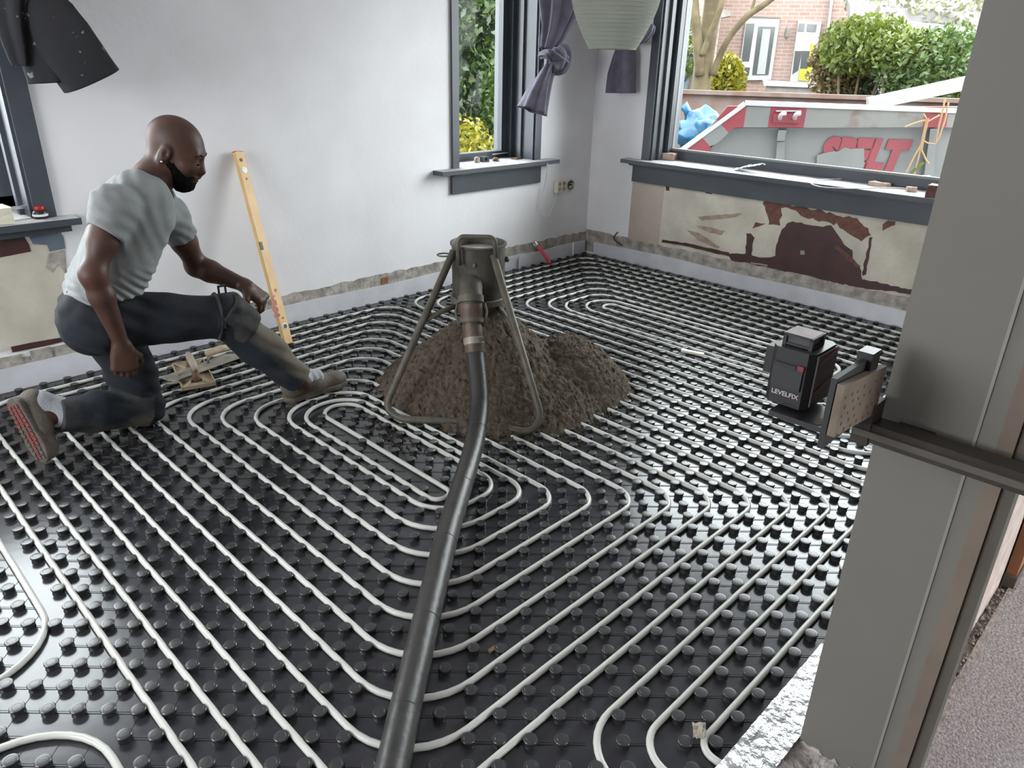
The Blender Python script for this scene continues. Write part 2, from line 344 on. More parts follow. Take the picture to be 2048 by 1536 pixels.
# value noise
_tab = rng.random((64, 64, 64)).astype(np.float32)
def vnoise(P):
    P = np.asarray(P, np.float32); i = np.floor(P).astype(np.int64); f = P - i; f = f * f * (3 - 2 * f); i &= 63; j = (i + 1) & 63
    x0, y0, z0 = i[..., 0], i[..., 1], i[..., 2]; x1, y1, z1 = j[..., 0], j[..., 1], j[..., 2]; fx, fy, fz = f[..., 0], f[..., 1], f[..., 2]
    L = lambda a, b, t: a + (b - a) * t
    return L(L(L(_tab[x0, y0, z0], _tab[x1, y0, z0], fx), L(_tab[x0, y1, z0], _tab[x1, y1, z0], fx), fy), L(L(_tab[x0, y0, z1], _tab[x1, y0, z1], fx), L(_tab[x0, y1, z1], _tab[x1, y1, z1], fx), fy), fz) - 0.5

# ------------------------------------------------------------------ the room
def struct(o): o['kind'] = 'structure'; return o
H = 2.62
# floor slab and hall floor
fl = struct(MB().box((-7.2, -6.5, -0.20), (0.25, 0.25, -0.002)).build('floor', 'rough_concrete'))
MB().box((-3.30, -6.4, -0.002), (0.0, -3.602, 0.006)).build('hall_screed', 'grit', fl)
MB().box((-3.24, -3.602, -0.002), (0.0, -3.582, 0.012)).build('mortar_edge', 'rough_concrete', fl)
struct(MB().box((-7.2, -6.5, H), (0.25, 0.25, H + 0.2)).build('ceiling', 'wall_paint'))
# back wall (two windows)
WL = (-5.35, -3.84, 0.755, 2.32); W2 = (-1.38, -0.655, 0.775, 2.36)
def wall_y(b, x0, x1, z0, z1): b.box((x0, 0.0, z0), (x1, 0.33, z1))
b = MB(); xs = [-7.2, WL[0], WL[1], W2[0], W2[1], 0.33]
wall_y(b, xs[0], xs[1], -0.2, H); wall_y(b, xs[2], xs[3], -0.2, H); wall_y(b, xs[4], xs[5], -0.2, H)
for W in (WL, W2): wall_y(b, W[0], W[1], -0.2, W[2]); wall_y(b, W[0], W[1], W[3], H)
wall_back = struct(b.build('wall_back', 'wall_paint'))
# right wall (one wide window)
W3 = (-3.20, -0.55, 0.775, 2.50)
b = MB(); b.box((0, W3[1], -0.2), (0.33, 0.0, H)); b.box((0, -6.5, -0.2), (0.33, W3[0], H)); b.box((0, W3[0], -0.2), (0.33, W3[1], W3[2])); b.box((0, W3[0], W3[3]), (0.33, W3[1], H))
wall_right = struct(b.build('wall_right', 'wall_paint'))
# walls behind the camera: left wall with an opening added for fill light, front wall with a glazed hall door
struct(MB().box((-7.4, -6.7, -0.2), (-7.2, 0.33, 0.8)).box((-7.4, -6.7, 2.3), (-7.2, 0.33, H)).box((-7.4, -0.7, 0.8), (-7.2, 0.33, 2.3)).box((-7.4, -6.7, 0.8), (-7.2, -2.5, 2.3)).build('wall_left', 'wall_paint'))
b = MB(); b.box((-7.2, -6.7, -0.2), (-2.3, -6.5, H)); b.box((-2.3, -6.7, 2.2), (-0.9, -6.5, H)); b.box((-0.9, -6.7, -0.2), (0.25, -6.5, H))
struct(b.build('wall_front', 'wall_paint'))
# partition end beside the doorway
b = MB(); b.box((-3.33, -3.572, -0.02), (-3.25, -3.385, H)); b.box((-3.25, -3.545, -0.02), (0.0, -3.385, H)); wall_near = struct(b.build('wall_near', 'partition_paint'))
MB().box((-3.333, -3.5425, 0.0), (-3.329, -3.5375, H)).build('corner_bead', 'bead_paint', wall_near)
MB().box((-3.331, -3.597, 0.0), (-3.25, -3.572, H)).build('jamb_strip', 'jamb_wood', wall_near)
MB().box((-3.322, -3.618, 0.0), (-3.27, -3.5985, H)).build('dark_jamb_strip', 'dark_jamb', wall_near)
MB().box((-3.25, -3.558, -0.02), (0.0, -3.545, H)).build('rear_plaster', 'pink_plaster', wall_near)
def jag(b, p0, p1, up, z0, z1, amp, n, d, seed):
    rr = random.Random(seed); p0, p1, up = Vector(p0), Vector(p1), Vector(up)
    top = [p0.lerp(p1, i / n) + up * (z1 + rr.uniform(-amp, amp)) for i in range(n + 1)]
    bot = [p0.lerp(p1, i / n) + up * z0 for i in range(n + 1)]
    b.prism(bot + top[::-1], d); return b
jag(MB(), (-3.333, -3.386, 0), (-3.333, -3.50, 0), (0, 0, 1), -0.02, 0.022, 0.012, 10, (0.01, 0, 0), 3).build('broken_plaster', 'raw_plaster', wall_near)
# exposed plaster band above the floor
jag(MB(), (-5.3, -0.004, 0), (-3.66, -0.004, 0), (0, 0, 1), 0.02, 0.150, 0.010, 40, (0, 0.01, 0), 1).build('exposed_plaster_band', 'raw_plaster', wall_back)
jag(MB(), (-3.66, -0.004, 0), (0, -0.004, 0), (0, 0, 1), 0.02, 0.176, 0.007, 90, (0, 0.01, 0), 2).build('exposed_plaster_band', 'raw_plaster', wall_back)
jag(MB(), (-0.004, 0, 0), (-0.004, -3.3, 0), (0, 0, 1), 0.02, 0.190, 0.006, 70, (0.01, 0, 0), 5).build('exposed_plaster_band', 'raw_plaster', wall_right)
for i, (x0, x1, z0, z1) in enumerate([(-4.12, -4.02, .105, .165), (-3.985, -3.90, .112, .168), (-3.885, -3.80, .115, .165), (-4.30, -4.15, .105, .16)]):
    MB().box((x0, -0.009, z0), (x1, 0.0, z1)).build('brick', 'raw_plaster', wall_back)
MB().box((-2.03, -0.010, 0.115), (-1.985, 0.0, 0.155)).build('brick', 'orange_wood', wall_back)
# paint remains under the left window
def jagpoly(pts, seed, amp=1.6, step=7):
    rr = random.Random(seed); out = []
    for i in range(len(pts)):
        a, c = np.array(pts[i], float), np.array(pts[(i + 1) % len(pts)], float); n = max(1, int(np.linalg.norm(c - a) / step))
        for k in range(n): out.append(tuple(a + (c - a) * k / n + (np.array([rr.uniform(-amp, amp), rr.uniform(-amp, amp)]))))
    return out
def wall_patch(name, pts, m, parent, yoff=-0.003):
    MB().prism([onY(px, py, yoff) for px, py in pts], (0, 0.003, 0)).build(name, m, parent)
wall_patch('cream_plaster', [(-300, 560), (0, 505), (128, 470), (135, 560), (140, 668), (20, 700), (-300, 790)], 'cream_plaster', wall_back, -0.0015)
wall_patch('maroon_paint_strip', [(-200, 500), (0, 472), (45, 468), (58, 488), (62, 503), (0, 515), (-200, 550)], 'maroon_paint', wall_back, -0.004)
wall_patch('blue_paint_patch', [(55, 468), (120, 460), (128, 478), (131, 497), (100, 503), (95, 490), (66, 488)], 'blue_paint', wall_back, -0.004)
wall_patch('maroon_paint_strip', [(22, 694), (60, 686), (142, 672), (144, 679), (90, 692), (25, 705)], 'maroon_paint', wall_back, -0.006)
wall_patch('plaster_crack', jagpoly([(100, 506), (128, 500), (131, 520), (136, 565), (126, 535), (114, 528), (104, 545), (94, 535)], 3, 1.2, 5), 'raw_plaster', wall_back, -0.004)
# scraped paint on the right wall below the sill
def zc(pts): return [(1160 + x / 2.926, 330 + y / 2.926) for x, y in pts]
def patch_x(name, pts, m, xoff, seed=1, amp=1.4):
    MB().prism([onX(px, py, xoff) for px, py in jagpoly(zc(pts), seed, amp)], (0.0012, 0, 0)).build(name, m, wall_right)
b = MB(); b.box((-0.0015, -0.70, 0.17), (0, -0.415, 0.62)); b.build('beige_plaster', 'beige_plaster', wall_right)
b = MB(); b.box((-0.0015, -3.3, 0.17), (0, -0.70, 0.62)); b.build('cream_plaster', 'cream_plaster', wall_right)
patch_x('peeled_paint_patch', [(1150, 470), (1170, 400), (1210, 345), (1245, 328), (1340, 352), (1420, 362), (1470, 352), (1500, 400), (1545, 465), (1590, 500), (1595, 555), (1640, 600), (1650, 668), (1760, 690), (1900, 722), (2050, 755), (2050, 785), (1890, 748), (1640, 722), (1560, 702), (1380, 662), (1200, 622), (1000, 592), (890, 572), (870, 520), (970, 520), (1000, 530), (1090, 545), (1140, 530)], 'maroon_paint', -0.0035, 1)
patch_x('rust_paint_patch', [(1070, 205), (1130, 205), (1260, 240), (1420, 270), (1540, 300), (1620, 310), (1680, 370), (1700, 410), (1640, 450), (1600, 420), (1540, 380), (1500, 345), (1480, 350), (1380, 320), (1300, 300), (1270, 260), (1180, 250), (1170, 350), (1110, 350), (1090, 290)], 'rust_paint', -0.003, 2, 2.6)
patch_x('rust_paint_patch', [(975, 400), (1000, 400), (1020, 430), (1000, 520), (1010, 545), (965, 545)], 'maroon_paint', -0.003, 3)
patch_x('rust_paint_patch', [(1010, 375), (1030, 335), (1085, 345), (1050, 360)], 'rust_paint', -0.003, 4)
patch_x('rust_paint_patch', [(1770, 345), (1800, 320), (1850, 330), (1840, 350), (1770, 385)], 'rust_paint', -0.003, 5)
patch_x('rust_paint_patch', [(1690, 420), (1712, 425), (1690, 540), (1670, 640), (1650, 650), (1665, 560), (1685, 480)], 'maroon_paint', -0.003, 6)
patch_x('rust_paint_patch', [(1480, 480), (1510, 470), (1640, 590), (1620, 600), (1530, 520)], 'rust_paint', -0.0045, 16)
patch_x('scrape_stain', [(690, 305), (830, 290), (950, 282), (930, 300), (830, 318), (710, 325)], 'streak_stain', -0.003, 7, 0.8)
patch_x('scrape_stain', [(680, 352), (760, 365), (850, 385), (830, 412), (760, 395), (700, 370)], 'streak_stain', -0.003, 8, 0.8)
patch_x('scrape_stain', [(620, 375), (700, 400), (820, 480), (800, 490), (690, 440)], 'streak_stain', -0.003, 9, 0.8)
patch_x('maroon_paint_strip', [(480, 437), (640, 460), (870, 512), (880, 535), (780, 515), (620, 475), (480, 452)], 'maroon_paint', -0.0065, 10, 0.7)
patch_x('scrape_stain', [(500, 112), (522, 115), (522, 150), (505, 150)], 'maroon_paint', -0.003, 11, 0.7)
patch_x('scrape_stain', [(720, 150), (760, 152), (775, 172), (740, 165)], 'maroon_paint', -0.003, 12, 0.7)
patch_x('white_filler_spot', [(1290, 500), (1312, 500), (1315, 525), (1290, 525)], 'dust_spot', -0.0055, 13, 0.5)
patch_x('white_filler_spot', [(1000, 568), (1100, 585), (1095, 592), (1000, 576)], 'dust_spot', -0.0055, 14, 0.5)

# ------------------------------------------------------------------ windows
def casing_y(b, x0, x1, z0, z1): b.box((x0, -0.018, z0), (x1, 0.02, z1))
# window_1 : left, mostly outside the frame
w1 = struct(bpy.data.objects.new('window_1', None)); col.objects.link(w1); w1.location = (-4.6, 0, 0.75)
def wpart(b, name, m, par, **k):
    o = b.build(name, m, **k); o.parent = par; o.matrix_parent_inverse = Matrix.Translation(-Vector(par.location)); return o
GY = 0.27                                # panes sit deep in the reveal
b = MB(); casing_y(b, WL[1], -3.757, 0.755, 2.40); casing_y(b, -5.44, WL[0], 0.755, 2.40); casing_y(b, -5.44, -3.757, 2.32, 2.40); wpart(b, 'window_casing', 'frame_paint', w1)
b = MB()
for x0, x1 in ((WL[1] - 0.07, WL[1]), (WL[0], WL[0] + 0.07), (-4.66, -4.58)): b.box((x0, GY - .04, 0.755), (x1, GY + .04, 2.32))
b.box((WL[0], GY - .04, 0.755), (WL[1], GY + .04, 0.82)); b.box((WL[0], GY - .04, 2.25), (WL[1], GY + .04, 2.32)); wpart(b, 'window_frame', 'frame_paint', w1)
wpart(MB().box((WL[1] - 0.012, 0.0, 0.755), (WL[1], GY - .04, 2.32)).box((WL[1] - 0.03, 0.10, 0.755), (WL[1] - .012, 0.14, 2.32)), 'reveal_board', 'frame_paint', w1)
for x0, x1 in ((-5.28, -4.66), (-4.58, -3.91)): wpart(MB().box((x0, GY - .003, 0.82), (x1, GY + .003, 2.25)), 'window_pane', 'window_glass', w1)
wpart(MB().box((-5.5, -0.10, 0.722), (-3.685, 0.0, 0.750)).box((WL[0], 0.0, 0.722), (WL[1], GY - .04, 0.750)), 'window_sill', 'frame_paint', w1)
wpart(MB().box((-5.5, -0.094, 0.750), (-3.691, 0.0, 0.752)).box((WL[0], 0.0, 0.750), (WL[1] - .013, GY - .04, 0.752)), 'sill_top', 'sill_dust_lit', w1)
wpart(MB().box((-5.5, -0.06, 0.69), (-3.72, 0.0, 0.722)), 'sill_apron', 'frame_paint', w1)
# window_2 : centre of the back wall
w2 = struct(bpy.data.objects.new('window_2', None)); col.objects.link(w2); w2.location = (-1.02, 0, 0.77)
b = MB(); casing_y(b, -1.435, W2[0], 0.775, 2.44); casing_y(b, W2[1], -0.600, 0.775, 2.44); casing_y(b, -1.435, -0.600, 2.36, 2.44); wpart(b, 'window_casing', 'frame_paint', w2)
b = MB(); b.box((W2[0], GY - .04, 0.775), (-1.325, GY + .04, 2.36)); b.box((-0.755, GY - .04, 0.775), (W2[1], GY + .04, 2.36)); b.box((-1.325, GY - .04, 0.775), (-0.755, GY + .04, 0.825)); b.box((-1.325, GY - .04, 2.31), (-0.755, GY + .04, 2.36)); wpart(b, 'window_frame', 'frame_paint', w2)
wpart(MB().box((W2[1] - 0.012, 0.0, 0.775), (W2[1], GY - .04, 2.36)).box((W2[0], 0.0, 0.775), (W2[0] + .012, GY - .04, 2.36)), 'reveal_board', 'frame_paint', w2)
wpart(MB().box((W2[1] - 0.030, 0.105, 0.775), (W2[1] - .012, 0.135, 2.36)).box((W2[1] - 0.045, 0.19, 0.775), (W2[1] - .012, 0.23, 2.36)), 'frame_bead', 'frame_paint', w2)
wpart(MB().box((-1.325, GY - .003, 0.825), (-0.755, GY + .003, 2.31)), 'window_pane', 'window_glass', w2)
wpart(MB().box((-1.59, -0.095, 0.750), (-0.475, 0.0, 0.776)).box((W2[0], 0.0, 0.750), (W2[1], GY - .04, 0.776)), 'window_sill', 'frame_paint', w2)
wpart(MB().box((-1.586, -0.090, 0.776), (-0.479, -.019, 0.778)).box((W2[0] + .013, -.019, 0.776), (W2[1] - .013, GY - .04, 0.778)), 'sill_top', 'sill_dust_lit', w2)
wpart(MB().box((-1.455, -0.055, 0.735), (-0.575, 0.0, 0.750)).box((-1.445, -0.022, 0.615), (-0.595, 0.0, 0.735)), 'sill_apron', 'frame_paint', w2)
# window_3 : wide window in the right wall
GX = 0.25
w3 = struct(bpy.data.objects.new('window_3', None)); col.objects.link(w3); w3.location = (0, -1.9, 0.77)
b = MB(); b.box((-0.018, W3[1], 0.775), (0.02, -0.485, 2.56)); b.box((-0.018, W3[0] - 0.07, 0.775), (0.02, W3[0], 2.56)); b.box((-0.018, W3[0] - 0.07, 2.50), (0.02, -0.485, 2.56)); wpart(b, 'window_casing', 'frame_paint', w3)
b = MB(); b.box((GX - .05, W3[0], 0.775), (GX + .04, W3[1], 0.846)); b.box((GX - .05, W3[0], 2.43), (GX + .04, W3[1], 2.50)); b.box((GX - .05, W3[0], 0.846), (GX + .04, W3[0] + 0.07, 2.43)); b.box((GX - .05, -0.583, 0.846), (GX + .04, W3[1], 2.43)); wpart(b, 'window_frame', 'frame_paint', w3)
wpart(MB().box((0.0, W3[1] - .012, 0.775), (GX - .05, W3[1], 2.50)).box((0.06, W3[1] - .030, 0.775), (.10, W3[1] - .012, 2.50)).box((0.15, W3[1] - .045, 0.775), (.20, W3[1] - .012, 2.50)), 'reveal_board', 'frame_paint', w3)
wpart(MB().box((GX - .045, W3[0] + .07, 0.846), (GX - .012, -0.583, 0.860)).box((GX - .045, -0.597, 0.860), (GX - .012, -0.583, 2.43)), 'glazing_bead', 'white_wood', w3)
wpart(MB().box((GX - .003, W3[0] + 0.07, 0.846), (GX + .003, -0.583, 2.43)), 'window_pane', 'window_glass', w3)
wpart(MB().box((-0.095, -3.32, 0.755), (0.0, -0.355, 0.781)).box((0.0, W3[0], 0.755), (GX - .05, W3[1], 0.781)), 'window_sill', 'frame_paint', w3)
wpart(MB().box((-0.090, -3.32, 0.781), (-0.019, -0.360, 0.783)).box((-.019, W3[0], 0.781), (GX - .05, W3[1] - .013, 0.783)), 'sill_top', 'sill_dust_lit', w3)
wpart(MB().box((-0.05, -3.32, 0.738), (0.0, -0.40, 0.755)).box((-0.024, -3.32, 0.622), (0.0, -0.420, 0.738)), 'sill_apron', 'frame_paint', w3)

# ------------------------------------------------------------------ foam edge strips
def strip(pts, z1, nrm, label, seed, t=0.008):
    rr = np.random.default_rng(seed); n = 60; a, c = np.array(pts[0], float), np.array(pts[1], float); nv = np.array(nrm, float); L = np.linalg.norm(c - a); V = []
    ph = rr.random(4) * 6
    for i in range(n + 1):
        s = i / n * L; q = a + (c - a) * i / n; o1 = nv * (0.006 + 0.003 * math.sin(s * 3 + ph[0])); o2 = nv * (0.008 + 0.004 * math.sin(s * 4 + ph[1]))
        zt = z1 + 0.004 * math.sin(s * 5 + ph[2])
        for off, z in ((o1, 0.004), (o2, zt), (o2 + nv * t, zt), (o1 + nv * t, 0.004)): V.append((q[0] + off[0], q[1] + off[1], z))
    F = [(i * 4 + k, i * 4 + (k + 1) % 4, i * 4 + 4 + (k + 1) % 4, i * 4 + 4 + k) for i in range(n) for k in range(4)]
    b = MB(); b.add(V, F + [(0, 1, 2, 3), (n * 4 + 3, n * 4 + 2, n * 4 + 1, n * 4)]); o = b.build('foam_edge_strip', 'foam'); tag(o, label, 'foam strip', 'foam edge strips along the walls'); return o
strip([(-5.3, 0), (-0.62, 0)], 0.112, (0, -1), 'long grey foam edge strip along the base of the back wall', 1)
strip([(-0.80, 0), (-0.03, 0)], 0.106, (0, -1.9), 'short grey foam edge strip ending at the room corner, behind the red tube', 2)
strip([(0, -0.10), (0, -3.32)], 0.112, (-1, 0), 'grey foam edge strip below the scraped wall under the wide window', 3)

# ------------------------------------------------------------------ studded heating mat
e5 = 0.05; OX, OY = 3.523675, 2.702868
def U(x, y, z=0.0): return (x * e5 - OX, y * e5 - OY, z)
hm = thing('heating_mat', 'black glossy studded plastic underfloor heating mat covering the whole floor', 'floor mat', (-2.5, -1.6, 0))
def hpart(o): o.parent = hm; o.matrix_parent_inverse = Matrix.Translation((2.5, 1.6, 0)); return o
b = MB(); b.box((-5.4, -3.318, 0.0), (-0.018, -0.018, 0.003)); hpart(b.build('base_sheet', 'mat_plastic'))
# ------------------------------------------------------------------ heating pipes
RAD = {'TL': 3.3, 'TR': 2.8, 'BL': 4.0, 'BR': 2.2, 'H': 0.95}
PIPE_PTS = []
def pipe(seq, label):
    pts = []; rad = []
    for q in seq:
        pts.append(U(q[0], q[1], 0.0125)); rad.append(RAD.get(q[2] if len(q) > 2 else 'TL', 2) * e5)
    P = fillet(pts, rad, 9); out = []
    for i, q in enumerate(P):            # slight laying waviness on long runs
        out.append(q)
        if i + 1 < len(P):
            d = P[i + 1] - q; n = int(d.length / 0.25)
            side = Vector((-d.y, d.x, 0)).normalized() if d.length > 1e-6 else Vector()
            for k in range(1, n): out.append(q + d * (k / n) + side * 0.0010 * math.sin(k * 2.1 + i))
    dn = [np.array(out[0])[None]]
    for q0_, q1_ in zip(out[:-1], out[1:]): dn.append(np.linspace(q0_, q1_, max(2, int((q1_ - q0_).length / 0.008)), endpoint=False))
    PIPE_PTS.append(np.concatenate(dn))
    o = MB().tube(out, 0.0088, 8).build('heating_pipe', 'pipe_plastic', None, True)
    return tag(o, label, 'heating pipe', 'white underfloor heating pipes')
arm1 = [(6.3, 31.2, 'TL'), (9.6, 31.2, 'TR'), (9.6, 11.5, 'BR'), (3.5, 11.5, 'BL'), (3.5, 33.5, 'TL'), (11.5, 33.5, 'TR'), (11.5, 7.5, 'BR'), (-.5, 7.5, 'BL'), (-.5, 37.5, 'TL'), (15.5, 37.5, 'TR'), (15.5, 3.5, 'BR'), (-4.5, 3.5, 'BL'), (-4.5, 41.5, 'TL'), (19.5, 41.5, 'TR'), (19.5, -.5, 'BR'), (-8.5, -.5, 'BL'), (-8.5, 45.5, 'TL'), (23.5, 45.5, 'TR'), (23.5, -4.5, 'BR'), (-12.5, -4.5, 'BL'), (-12.5, 49.5, 'TL'), (27.5, 49.5, 'TR'), (27.5, -8.5, 'BR'), (-1.9, -8.5, 'TL'), (-1.9, -12.3)]
arm2 = [(4.6, 32.3, 'TL'), (10.5, 32.3, 'TR'), (10.5, 9.5, 'BR'), (1.5, 9.5, 'BL'), (1.5, 35.5, 'TL'), (13.5, 35.5, 'TR'), (13.5, 5.5, 'BR'), (-2.5, 5.5, 'BL'), (-2.5, 39.5, 'TL'), (17.5, 39.5, 'TR'), (17.5, 1.5, 'BR'), (-6.5, 1.5, 'BL'), (-6.5, 43.5, 'TL'), (21.5, 43.5, 'TR'), (21.5, -2.5, 'BR'), (-10.5, -2.5, 'BL'), (-10.5, 47.5, 'TL'), (25.5, 47.5, 'TR'), (25.5, -6.5, 'BR'), (-3.9, -6.5, 'TL'), (-3.9, -12.3)]
pipe(arm2[::-1] + [(4.6, 13.2, 'H'), (6.3, 13.2, 'H')] + arm1, 'white plastic heating pipe coiled in the big spiral around the screed heap')
s_even = [(46.5, 35.5, 'TL'), (52, 35.5, 'TR'), (52, 3.7, 'BR'), (43.5, 3.7, 'BL'), (43.5, 39.5, 'TL'), (55.5, 39.5, 'TR'), (55.5, .5, 'BR'), (39.5, .5, 'BL'), (39.5, 43.5, 'TL'), (59.5, 43.5, 'TR'), (59.5, -4.5, 'BR'), (35.5, -4.5, 'BL'), (35.5, 47.5, 'TL'), (63.5, 47.5, 'TR'), (63.5, -8.5, 'BR'), (31.5, -8.5, 'BL'), (31.5, 51.5, 'TL'), (67.5, 51.5, 'TR'), (67.5, -11.5)]
s_odd = [(48.5, 33.5, 'TL'), (50.6, 33.5, 'H'), (50.6, 5.5, 'BR'), (44.5, 5.5, 'BL'), (44.5, 37.5, 'TL'), (53.5, 37.5, 'TR'), (53.5, 1.9, 'BR'), (41.5, 1.9, 'BL'), (41.5, 41.5, 'TL'), (57.5, 41.5, 'TR'), (57.5, -2, 'BR'), (37.5, -2, 'BL'), (37.5, 45.5, 'TL'), (61.5, 45.5, 'TR'), (61.5, -6.5, 'BR'), (33.5, -6.5, 'BL'), (33.5, 49.5, 'TL'), (65.5, 49.5, 'TR'), (65.5, -11.5)]
pipe(s_even[::-1] + [(46.5, 8.3, 'H'), (48.5, 8.3, 'H')] + s_odd, 'white plastic heating pipe coiled in the spiral near the room corner and wide window')
pipe([(-14.5, -9.0), (-14.5, 51.5, 'TL'), (29.5, 51.5, 'TR'), (29.5, -10.5, 'BR'), (0.2, -10.5, 'TL'), (0.2, -12.3)], 'white heating pipe running along the back wall, then down to the foil')
pipe([(-16.5, -9.0), (-16.5, 50)], 'straight white heating pipe run under the toe of the rear shoe')
pipe([(-36, 15.5), (-18.2, 15.5, 'BL'), (-18.2, 50)], 'white heating pipe bending sharply back to the left picture edge')
pipe([(-36, 17.5), (-20.6, 17.5, 'BL'), (-20.6, 50)], 'short white heating pipe bend just visible at the left picture edge')
pipe([(-36, 11.2), (-18.8, 11.2, 'BL'), (-18.8, -8)], 'white heating pipe arching through the bottom left corner')
# studs (where a pipe bend runs straight over a stud position the stud is left out)
prof = [(0.0165, 0.003), (0.0155, 0.006), (0.0152, 0.0125), (0.0168, 0.0150), (0.0176, 0.0180), (0.0174, 0.0205), (0.0160, 0.0220), (0.0108, 0.0224), (0.0102, 0.0221), (0.0045, 0.0223)]
nb = MB().lathe(prof, 14)
d1 = np.array([1, -1, 0]) / math.sqrt(2); d2 = np.array([1, 1, 0]) / math.sqrt(2); zz = np.array([0, 0, 1.0])
nb.obox(d1 * 0.0355 + zz * 0.0036, d1, d2, zz, 0.043, 0.0022, 0.0016); nb.obox(d1 * 0.0355 + d2 * 0.006 + zz * 0.0033, d1, d2, zz, 0.043, 0.0016, 0.0010)
nb.obox(d2 * 0.0355 + zz * 0.0034, d2, d1, zz, 0.043, 0.0016, 0.0012)
nv = np.array(nb.v); nme = bpy.data.meshes.new('nub'); nme.from_pydata(nb.v, [], nb.f); nme.materials.append(M['nub_plastic'])
nme.polygons.foreach_set('use_smooth', [len(q.vertices) == 4 and q.index < 14 * 9 for q in nme.polygons])
try: nme.set_sharp_from_angle(angle=math.radians(22))
except Exception: pass
cand = []
for m_ in range(-40, 72):
    for n_ in range(-14, 55):
        if (m_ + n_) % 2: continue
        x, y, z = U(m_, n_)
        if not (-5.3 < x < -0.035 and -3.30 < y < -0.035): continue
        px, py, dz = to_px((x, y, 0.02))
        if dz < 0.3 or px < -140 or px > 2150 or py > 1720: continue
        cand.append((dz, x, y, 0 <= px < 2048 and 0 <= py < 1536))
PP = np.concatenate(PIPE_PTS); cand = [c for c in cand if ((PP[:, 0] - c[1]) ** 2 + (PP[:, 1] - c[2]) ** 2).min() > 0.0158 ** 2]
cand.sort(); near = [c for c in cand if c[3]][:300]; ns = set((c[1], c[2]) for c in near); rest = [c for c in cand if (c[1], c[2]) not in ns]
for dz, x, y, _ in near:
    o = bpy.data.objects.new('nub', nme); col.objects.link(o); o.location = (x + 2.5, y + 1.6, 0); o.parent = hm
k = len(nb.v); tri = []
for f in nb.f: tri += [(f[0], f[i], f[i + 1]) for i in range(1, len(f) - 1)]
tri = np.array(tri); T = np.array([(c[1], c[2], 0) for c in rest])
VV = (nv[None] + T[:, None]).reshape(-1, 3); FF = (tri[None] + (np.arange(len(rest)) * k)[:, None, None]).reshape(-1, 3)
o = arrays_obj('nub_field', VV, FF, 'nub_plastic', None, True)
try: o.data.set_sharp_from_angle(angle=math.radians(22))
except Exception: pass
o['kind'] = 'stuff'; hpart(o)

# foil and broken concrete beside the partition
rr = np.random.default_rng(3); nx, ny = 70, 14
gx, gy = np.meshgrid(np.linspace(-3.85, -3.0, nx), np.linspace(-3.383, -3.290, ny), indexing='ij'); gz = 0.024 + 0.010 * np.abs(vnoise(np.stack([gx * 22, gy * 40, gx * 0], -1))) + 0.006 * vnoise(np.stack([gx * 70, gy * 90, gx * 0 + 3], -1))
Vg = np.stack([gx, gy, gz], -1).reshape(-1, 3); idx = np.arange(nx * ny).reshape(nx, ny); Fg = np.stack([idx[:-1, :-1], idx[1:, :-1], idx[1:, 1:], idx[:-1, 1:]], -1).reshape(-1, 4)
tag(arrays_obj('foil_sheet', Vg, Fg, 'foil'), 'crinkled silver foil strip on the floor along the foot of the partition', 'foil')
nx, ny = 60, 40
gx, gy = np.meshgrid(np.linspace(-3.85, -3.32, nx), np.linspace(-3.75, -3.36, ny), indexing='ij'); gz = 0.006 + 0.016 * (0.5 + vnoise(np.stack([gx * 30, gy * 30, gx * 0 + 9], -1))) + 0.010 * vnoise(np.stack([gx * 90, gy * 90, gx * 0], -1))
Vg = np.stack([gx, gy, gz], -1).reshape(-1, 3); idx = np.arange(nx * ny).reshape(nx, ny); Fg = np.stack([idx[:-1, :-1], idx[1:, :-1], idx[1:, 1:], idx[:-1, 1:]], -1).reshape(-1, 4)
arrays_obj('broken_threshold', Vg, Fg, 'rough_concrete', fl)
# rubble row and wooden post in the hall
V_ = []; F_ = []
for i in range(260):
    x = rng.uniform(-3.2, -1.3); y = rng.uniform(-3.583, -3.562); s = rng.uniform(0.003, 0.009); c = np.array([x, y, 0.008 + s * 0.5])
    q = c + (np.array([[1, 0, -.6], [-.5, .9, -.6], [-.5, -.9, -.6], [.1, .1, .9]]) + rng.normal(0, .25, (4, 3))) * s; n0 = len(V_); V_ += q.tolist(); F_ += [(n0, n0 + 1, n0 + 3), (n0 + 1, n0 + 2, n0 + 3), (n0 + 2, n0, n0 + 3), (n0, n0 + 2, n0 + 1)]
o = arrays_obj('rubble', V_, F_, 'raw_plaster', None); tag(o, 'loose plaster crumbs along the wall foot in the hall', 'rubble', kind='stuff')
b = MB().box((-2.33, -3.590, 0.008), (-2.23, -3.562, 2.2)); pst = thing('wooden_post', 'orange-brown stained wooden post against the hall wall', 'post', (-2.35, -3.62, 0.0))
o = b.build('post_board', 'orange_wood'); o.parent = pst; o.matrix_parent_inverse = Matrix.Translation((2.35, 3.62, 0))
o = MB().box((-2.34, -3.594, 0.008), (-2.22, -3.561, 0.05)).build('post_foot', 'dark_jamb'); o.parent = pst; o.matrix_parent_inverse = Matrix.Translation((2.35, 3.62, 0))

